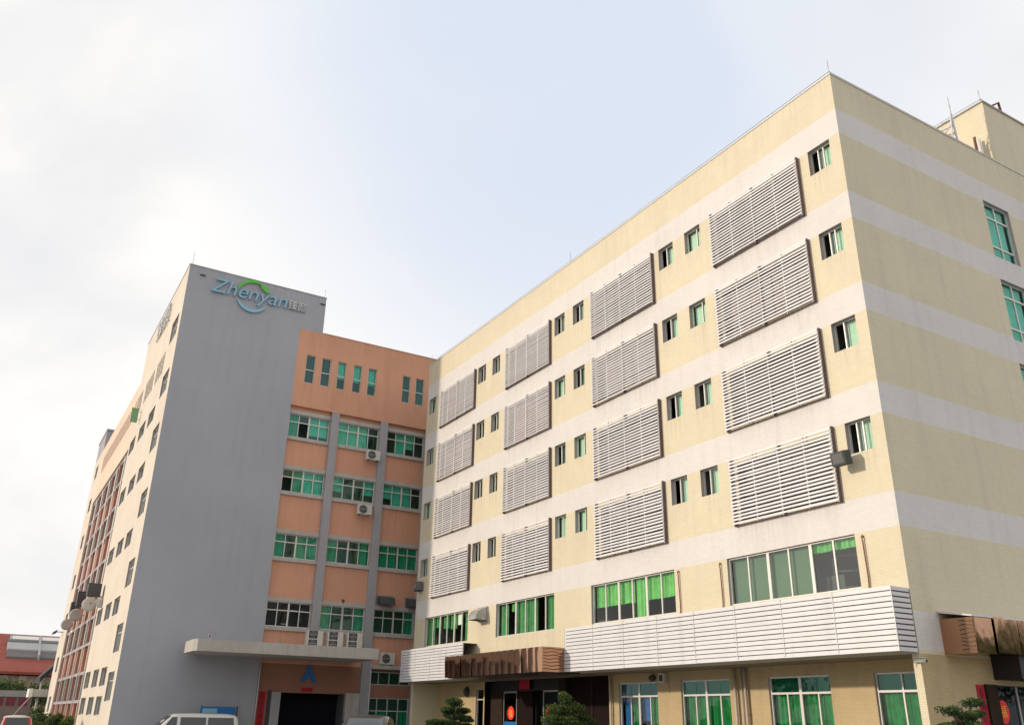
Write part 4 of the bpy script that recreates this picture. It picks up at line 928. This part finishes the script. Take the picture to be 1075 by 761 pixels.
mb = MB(); mb.box(-25, 6.6, 112, 112.4, 0, 3.32, BW); mb.build('wall_body', bw); mb = MB(); mb.box(-25, 6.65, 111.9, 112.5, 3.32, 3.95, BWC); mb.build('coping', bw)
for k in range(20):
    x = 5.35-k*1.15; mb = MB(); mb.box(x, x+0.88, 111.95, 111.998, 2.45, 3.25, MAR); mb.build('panel', bw)
gt = thing('gate_shelter', (6.0, 98, 0), 'low concrete gate shelter slab on a thin pale post', 'gate', world=True)
mb = MB(); mb.box(5.45, 7.6, 98.2, 101, 3.2, 3.85, CONC); mb.box(5.40, 5.72, 98.1, 101.05, 3.14, 3.9, LINE); mb.build('slab', gt, bevel=0.03)
mb = MB(); mb.tube([(6.25, 99, 0), (6.30, 99, 3.2)], 0.11, CONC, 8); mb.build('post', gt)
mb = MB(); mb.tube([(5.6, 98.0, 3.2), (4.35, 97.6, 1.3)], 0.04, CONC, 6); mb.build('stay_rod', gt)
lt = thing('lean_to_roof', (7.2, 105, 0), 'dark sloping lean-to roof behind the far corner of the factory', 'roof', world=True)
mb = MB(); mb.hexa([(6.4, 103, 4.6), (9, 103, 7.3), (9, 110, 7.3), (6.4, 110, 4.6), (6.4, 103, 5.1), (9, 103, 8.0), (9, 110, 8.0), (6.4, 110, 5.1)], mat('dark_sheet', (0.03, 0.03, 0.033), 0.7)); mb.build('roof_sheet', lt)
mb = MB(); mb.tube([(6.6, 103.2, 0), (6.6, 103.2, 4.7)], 0.09, CONC, 6); mb.tube([(8.8, 103.2, 0), (8.8, 103.2, 7.1)], 0.09, CONC, 6); mb.build('post', lt)

# ================================================================== PLANTS
def leaves(mb, c, r, n, size, m, rnd, shell=0.45, flat=1.0):
    for _ in range(n):
        while True:
            p = Vector((rnd.uniform(-1, 1), rnd.uniform(-1, 1), rnd.uniform(-1, 1)))
            if shell < p.length < 1: break
        q = Vector((c[0]+p.x*r[0], c[1]+p.y*r[1], c[2]+p.z*r[2]))
        a = Vector((rnd.gauss(0, 1), rnd.gauss(0, 1), rnd.gauss(0, 1)*flat)).normalized(); b = a.cross(Vector((rnd.gauss(0, 1), rnd.gauss(0, 1), rnd.gauss(0, 1)))).normalized()
        s_ = size*rnd.uniform(0.6, 1.3); t = max(0, min(1, 0.25+0.45*p.z+rnd.uniform(-0.25, 0.35)))
        mb.poly([q-a*s_, q+b*s_*0.45, q+a*s_, q-b*s_*0.45], m, tint=t+0.001)
def cloud_bonsai(loc, pads, label, name='podocarpus_bonsai', m=PINE, seed=1, size=0.055, dens=1500, group=None, base=0.15):
    rnd = random.Random(seed); t = thing(name, loc, label, 'tree', group)
    top = max(p[2] for p in pads)
    tr = [(0, 0, 0), (0.10, 0.03, top*0.25), (-0.07, 0.0, top*0.5), (0.05, 0, top*0.75), (pads[0][0], pads[0][1], pads[0][2])]
    mb = MB(); mb.tube(tr, [0.13, 0.10, 0.08, 0.055, 0.02], BARK, 8)
    for p in pads[1:]:
        z = max(0.35, p[2]-0.25); mb.tube([(0, 0, z), (p[0]*0.6, p[1]*0.6, p[2]-0.16), (p[0], p[1], p[2]-0.03)], [0.05, 0.035, 0.015], BARK, 6)
    mb.build('trunk', t)
    mb = MB()
    for p in pads:
        n = int(dens*p[3]*p[3]*2.2)
        for _ in range(5):
            o_ = (p[0]+rnd.uniform(-.45, .45)*p[3], p[1]+rnd.uniform(-.45, .45)*p[3], p[2]+rnd.uniform(-.25, .3)*p[4])
            leaves(mb, o_, (p[3]*0.62, p[3]*0.62, p[4]*0.8), n//5, size, m, rnd, 0.0)
    mb.build('crown', t)
    mb = MB(); mb.tube([(0, 0, -loc[2]+base), (0, 0, -loc[2]+base+0.05), (0, 0, 0.02)], [0.34, 0.40, 0.5], KERB, 14); mb.build('planter', t)
    return t
cloud_bonsai((19.5, 38.0, 0.55), [(0.0, 0, 2.05, 0.42, 0.26), (-0.30, 0.05, 1.72, 0.40, 0.16), (0.45, 0, 1.70, 0.42, 0.16), (-0.80, 0, 1.20, 0.55, 0.15), (0.55, 0, 1.36, 0.48, 0.16), (0.0, 0.1, 1.50, 0.55, 0.2), (-0.3, -0.3, 1.15, 0.6, 0.18), (0.6, 0.3, 1.05, 0.55, 0.16), (-1.0, 0.1, 1.08, 0.35, 0.1)], 'dark bonsai with layered flat pads left of the glass doors', seed=3, dens=1900)
cloud_bonsai((20.25, 30.0, 0.55), [(-0.05, 0, 2.12, 0.40, 0.30), (-0.50, 0, 1.75, 0.45, 0.30), (0.45, 0, 1.78, 0.48, 0.30), (0.0, 0.1, 1.65, 0.70, 0.42), (-0.65, 0, 1.35, 0.55, 0.28), (0.80, 0, 1.38, 0.50, 0.26), (0.15, -0.1, 1.2, 0.75, 0.34), (-0.9, 0, 1.0, 0.4, 0.2)], 'rounder leafy green bonsai in front of the dark stone wall', name='round_bonsai', m=LEAFD, seed=5, size=0.05, dens=1900)
cloud_bonsai((20.3, 13.5, 0.35), [(0.55, 0, 2.12, 0.30, 0.13), (-0.35, 0, 1.90, 0.30, 0.12), (0.25, 0, 1.80, 0.34, 0.13), (0.85, 0.1, 1.85, 0.25, 0.11), (-0.45, 0, 1.55, 0.35, 0.12), (0.1, 0, 1.62, 0.4, 0.14), (0.8, 0, 1.48, 0.45, 0.14), (0.2, 0.2, 1.2, 0.5, 0.15)], 'cloud-pruned bonsai by the end-wall entrance, near the right edge', seed=8, size=0.04, dens=2400)
def tree(loc, h, r, label, m, seed, name='broadleaf_tree', n=1600, size=0.16, group='trees behind the boundary wall'):
    rnd = random.Random(seed); t = thing(name, loc, label, 'tree', group)
    mb = MB(); mb.tube([(0, 0, 0), (0.1, 0, h*0.4), (0, 0.1, h*0.75)], [0.18, 0.13, 0.05], BARK, 8)
    for k in range(6):
        a = rnd.uniform(0, 6.28); mb.tube([(0.08, 0, h*(0.3+0.07*k)), (math.cos(a)*r*0.6, math.sin(a)*r*0.6, h*(0.55+0.06*k))], [0.06, 0.02], BARK, 5)
    mb.build('trunk', t); mb = MB()
    for k in range(10):
        a = rnd.uniform(0, 6.28); rr = r*rnd.uniform(0.0, 0.65)
        leaves(mb, (math.cos(a)*rr, math.sin(a)*rr, h*rnd.uniform(0.5, 0.88)), (r*0.48, r*0.48, h*0.17), n//10, size, m, rnd, 0.3)
    mb.build('crown', t); return t
tl = [(-6.5, 'leftmost dark green tree behind the boundary wall', TREEL), (-2.5, 'second dark green tree behind the boundary wall', TREEL), (1.0, 'third dark green tree behind the boundary wall, wider', TREEL), (3.4, 'dark green tree just left of the light yellow-green one', TREEL), (5.2, 'light yellow-green tree behind the boundary wall', SHRUB), (7.4, 'dark tree behind the gate shelter, nearest the factory', TREEL)]
for k, (x, lab, m) in enumerate(tl): tree((x, 116+0.6*(k % 2), 0), 5.3 if k != 4 else 5.4, 2.1 if k != 4 else 1.4, lab, m, 20+k, n=1500)
for k, (x, y) in enumerate(((-7, 8), (-9, 14), (-7.5, 20), (-9, 26.5), (-8, 33), (-9.5, 39), (-8, 46), (-9, 53), (49, -3), (54, -1), (58, -6), (64, -3))):
    tree((x, y, 0), 7.5+0.5*(k % 3), 2.4, 'unseen conical tree added across the yard for reflections, number %s from the camera' % ['one', 'two', 'three', 'four', 'five', 'six', 'seven', 'eight', 'nine', 'ten', 'eleven', 'twelve'][k], TREEL, 60+k, name='unseen_tree', n=1400, size=0.2, group='unseen trees added for reflections')  # out-of-frame trees added to give the copper and glass something to reflect
for k, (x, y, h, r, m, lab) in enumerate(((5.9, 84, 1.95, 0.8, TREEL, 'dark bush at the foot of the factory side, farthest'), (6.2, 74, 1.75, 0.7, SHRUB, 'yellow-green bush at the foot of the factory side, middle one'), (5.0, 76, 1.5, 0.75, SHRUB, 'low bright bush right of the parked estate car'), (6.1, 66, 1.6, 0.6, LEAF, 'small green bush nearest the tower corner'), (6.0, 92, 2.2, 0.6, SHRUB, 'taller light green bush beside the gate post'))):
    rnd = random.Random(40+k); t = thing('bush', (x, y, 0.12), lab, 'bush', 'bushes along the factory side')
    mb = MB(); [mb.tube([(0, 0, 0), (rnd.uniform(-.4, .4)*r, rnd.uniform(-.4, .4)*r, h*0.6)], [0.04, 0.015], BARK, 5) for _ in range(5)]; mb.build('stem', t)
    mb = MB()
    for q in range(9): leaves(mb, (rnd.uniform(-.6, .6)*r, rnd.uniform(-.6, .6)*r, h*rnd.uniform(0.35, 0.85)), (r*0.5, r*0.5, h*0.2), 160, 0.09, m, rnd, 0.2)
    mb.build('crown', t)

# ================================================================== VEHICLES
def vehicle(name, label, cat, loc, rotz, L, W, H, prof, glass_z, paint, glassm, side_glass, hood=None, tail=None, group=None):
    """prof: roofline profile (x along length, z) front at -x. Cross-section narrows above the belt (tumblehome)."""
    t = thing(name, loc, label, cat, group, rotz)
    belt = glass_z[0]
    def hw(z, k=0): # half width at height
        if z <= belt: return W/2*(0.96+0.04*min(1, max(0, z-0.25)/0.4))
        return W/2*(1-0.20*((z-belt)/(H-belt))**1.6)
    mb = MB(); n = len(prof); zl = [0.28, 0.55, belt]
    rows_ = []
    for (x, z) in prof:
        ring = []
        zs = [min(q, z-0.02*(3-i)) for i, q in enumerate(zl)]
        for q in zs: ring.append((hw(q), q))
        up_ = z
        ring.append((hw(max(belt, up_-0.10)) if up_ > belt+0.15 else hw(min(up_, belt))*0.97, max(zs[-1]+0.005, up_-0.10)))
        ring.append((ring[-1][0]-0.09, max(zs[-1]+0.01, up_-0.03))); ring.append((ring[-1][0]*0.55, up_+0.012))
        full = [(x, -a, b) for a, b in ring] + [(x, 0, up_+0.02)] + [(x, a, b) for a, b in reversed(ring)]
        rows_.append(full)
    k = len(rows_[0])
    base = len(mb.v); mb.v += [Vector(p) for r_ in rows_ for p in r_]
    for i in range(n-1):
        for j in range(k-1):
            mb.f.append([base+i*k+j, base+(i+1)*k+j, base+(i+1)*k+j+1, base+i*k+j+1]); mb.m.append(mb.mi(paint)); mb.sm.append(True); mb.tint.append(0)
        mb.f.append([base+i*k, base+i*k+k-1, base+(i+1)*k+k-1, base+(i+1)*k]); mb.m.append(mb.mi(paint)); mb.sm.append(False); mb.tint.append(0)
    mb.f.append([base+j for j in range(k)]); mb.m.append(mb.mi(paint)); mb.sm.append(False); mb.tint.append(0)
    mb.f.append([base+(n-1)*k+k-1-j for j in range(k)]); mb.m.append(mb.mi(paint)); mb.sm.append(False); mb.tint.append(0)
    body = mb.build('body', t)
    # side windows
    for s_ in (-1, 1):
        for (xa, xb, xc, xd) in side_glass: # bottom x0,x1, top x1,x0
            mb = MB(); q = [(xa, glass_z[0]+0.05), (xb, glass_z[0]+0.05), (xc, glass_z[1]), (xd, glass_z[1])]
            P = [Vector((x, s_*(hw(z)+0.012), z)) for x, z in q]
            mb.poly(P if s_ < 0 else P[::-1], glassm); mb.build('side_window', body)
    for x in (prof[0][0]+L*0.19, prof[-1][0]-L*0.2):
        for s_ in (-1, 1):
            mb = MB(); y = s_*(W/2-0.10); mb.tube([(x, y-0.11, 0.33), (x, y+0.11, 0.33)], 0.33, BLACK, 20); w = mb.build('wheel', t)
            mb = MB(); yy = y+s_*0.112; mb.tube([(x, yy-0.01, 0.33), (x, yy+0.01, 0.33)], 0.19, DUCT, 14); mb.build('rim', w)
    return t, body, hw
CARWHITE = mat('van_white_paint', (0.62, 0.62, 0.60), 0.3, coat=0.5); CARSILV = mat('estate_silver_paint', (0.55, 0.52, 0.46), 0.3, metal=0.3, coat=0.5)
CARDARK = mat('dark_car_paint', (0.035, 0.04, 0.045), 0.25, coat=0.6); CARGL = mat('car_glass', (0.02, 0.025, 0.028), 0.05, spec=0.8); TAIL = mat('tail_light', (0.55, 0.03, 0.02), 0.3)
HEADL = mat('head_light', (0.7, 0.7, 0.72), 0.15)
# white van, front pointing left, parked before the grey tower
vp = [(-2.2, 0.75), (-2.15, 1.05), (-1.95, 1.22), (-1.62, 1.55), (-1.30, 1.83), (-1.05, 1.90), (0, 1.94), (1.6, 1.93), (1.98, 1.90), (2.12, 1.78), (2.20, 1.2), (2.22, 0.7)]
van, vb, hw = vehicle('parked_van', 'white minivan parked against the grey tower wall', 'van', (10.95, 51.6, 0), 0, 4.42, 1.72, 1.95, vp, (1.15, 1.76), CARWHITE, CARGL,
    [(-1.70, -1.02, -1.02, -1.28), (-0.85, 0.45, 0.45, -0.85), (0.55, 1.95, 1.88, 0.55)])
mb = MB(); mb.poly([(-1.97, -0.7, 1.235), (-1.97, 0.7, 1.235), (-1.33, 0.60, 1.835), (-1.33, -0.60, 1.835)][::-1], CARGL); mb.build('windscreen', vb)
for s_ in (-1, 1): mb = MB(); mb.box(-2.2, -2.12, s_*0.7-0.13, s_*0.7+0.13, 0.78, 0.98, HEADL); mb.build('headlight', van)
mb = MB(); mb.tube([(-1.55, -0.86, 1.2), (-1.62, -1.02, 1.35)], 0.05, CARWHITE, 6); mb.build('wing_mirror', van)
# silver estate car seen from behind
sp_ = [(-2.2, 0.72), (-2.1, 0.9), (-1.2, 1.0), (-0.55, 1.42), (-0.1, 1.60), (0.8, 1.65), (1.7, 1.62), (1.95, 1.55), (2.15, 1.0), (2.25, 0.92), (2.27, 0.6)]
def suv(loc, label, paint, m_tail=True):
    t, b, hw = vehicle('parked_car', label, 'car', loc, math.radians(-90), 4.5, 1.78, 1.65, sp_, (0.98, 1.50), paint, CARGL, [(-0.75, 0.1, 0.1, -0.3), (0.2, 1.1, 1.1, 0.2), (1.2, 1.85, 1.65, 1.2)], group='cars parked beside the factory')
    mb = MB(); mb.poly([(2.165, -0.70, 1.03), (2.165, 0.70, 1.03), (1.985, 0.60, 1.53), (1.985, -0.60, 1.53)], CARGL); mb.build('rear_window', b)
    for s_ in (-1, 1):
        mb = MB(); mb.hexa([(2.10, s_*0.76-0.07, 0.95), (2.24, s_*0.76-0.07, 0.95), (2.24, s_*0.76+0.07, 0.95), (2.10, s_*0.76+0.07, 0.95), (1.9, s_*0.66-0.05, 1.54), (2.0, s_*0.66-0.05, 1.54), (2.0, s_*0.66+0.05, 1.54), (1.9, s_*0.66+0.05, 1.54)], TAIL); mb.build('tail_light', t)
    mb = MB(); mb.box(2.262, 2.28, -0.24, 0.24, 0.72, 0.84, BLUE); mb.build('number_plate', t)
    return t
suv((3.35, 68.3, 0), 'silver estate car with tall red tail lights beside the bushes', CARSILV)
suv((0.75, 69.5, 0), 'white car cut by the left picture edge', CARWHITE)
# dark people carrier in front of the loading door
dp_ = [(-2.25, 0.8), (-2.15, 1.05), (-1.5, 1.18), (-0.75, 1.68), (-0.35, 1.90), (0.3, 1.98), (1.4, 1.97), (1.9, 1.90), (2.2, 1.5), (2.3, 0.8)]
dc, db_, hw = vehicle('people_carrier', 'dark people carrier with rounded roof parked facing the camera near the loading door', 'car', (12.9, 32.0, 0), math.radians(62), 4.5, 1.85, 1.98, dp_, (1.12, 1.78), CARDARK, CARGL,
    [(-0.95, -0.1, -0.1, -0.5), (0.0, 1.0, 1.0, 0.0), (1.1, 1.95, 1.8, 1.1)])
mb = MB(); mb.poly([(-1.50, -0.72, 1.2), (-1.50, 0.72, 1.2), (-0.45, 0.6, 1.87), (-0.45, -0.6, 1.87)][::-1], mat('windscreen_glass', (0.06, 0.08, 0.10), 0.04, spec=0.8)); mb.build('windscreen', db_)
for s_ in (-1, 1): mb = MB(); mb.box(-2.26, -2.12, s_*0.72-0.15, s_*0.72+0.15, 0.72, 0.92, HEADL); mb.build('headlight', dc)
# blue hoarding by the van
hb_ = thing('blue_board', (12.6, 53.2, 0), 'blue sign board standing behind the white van', 'sign')
mb = MB(); mb.box(-1.05, 0.85, -0.04, 0.04, 0.9, 2.32, BLUE); mb.build('board', hb_)
mb = MB(); mb.fbox(Facade((0, -0.04, 0), (1, 0, 0), (0, -1, 0)), -0.95, -0.15, 1.98, 2.22, 0.001, 0.006, LOGOBLUE); mb.build('printed_panel', hb_)
for x in (-1.0, 0.95):
    mb = MB(); mb.box(x-0.04, x+0.04, -0.03, 0.05, 0, 2.36, ACD); mb.build('post', hb_)
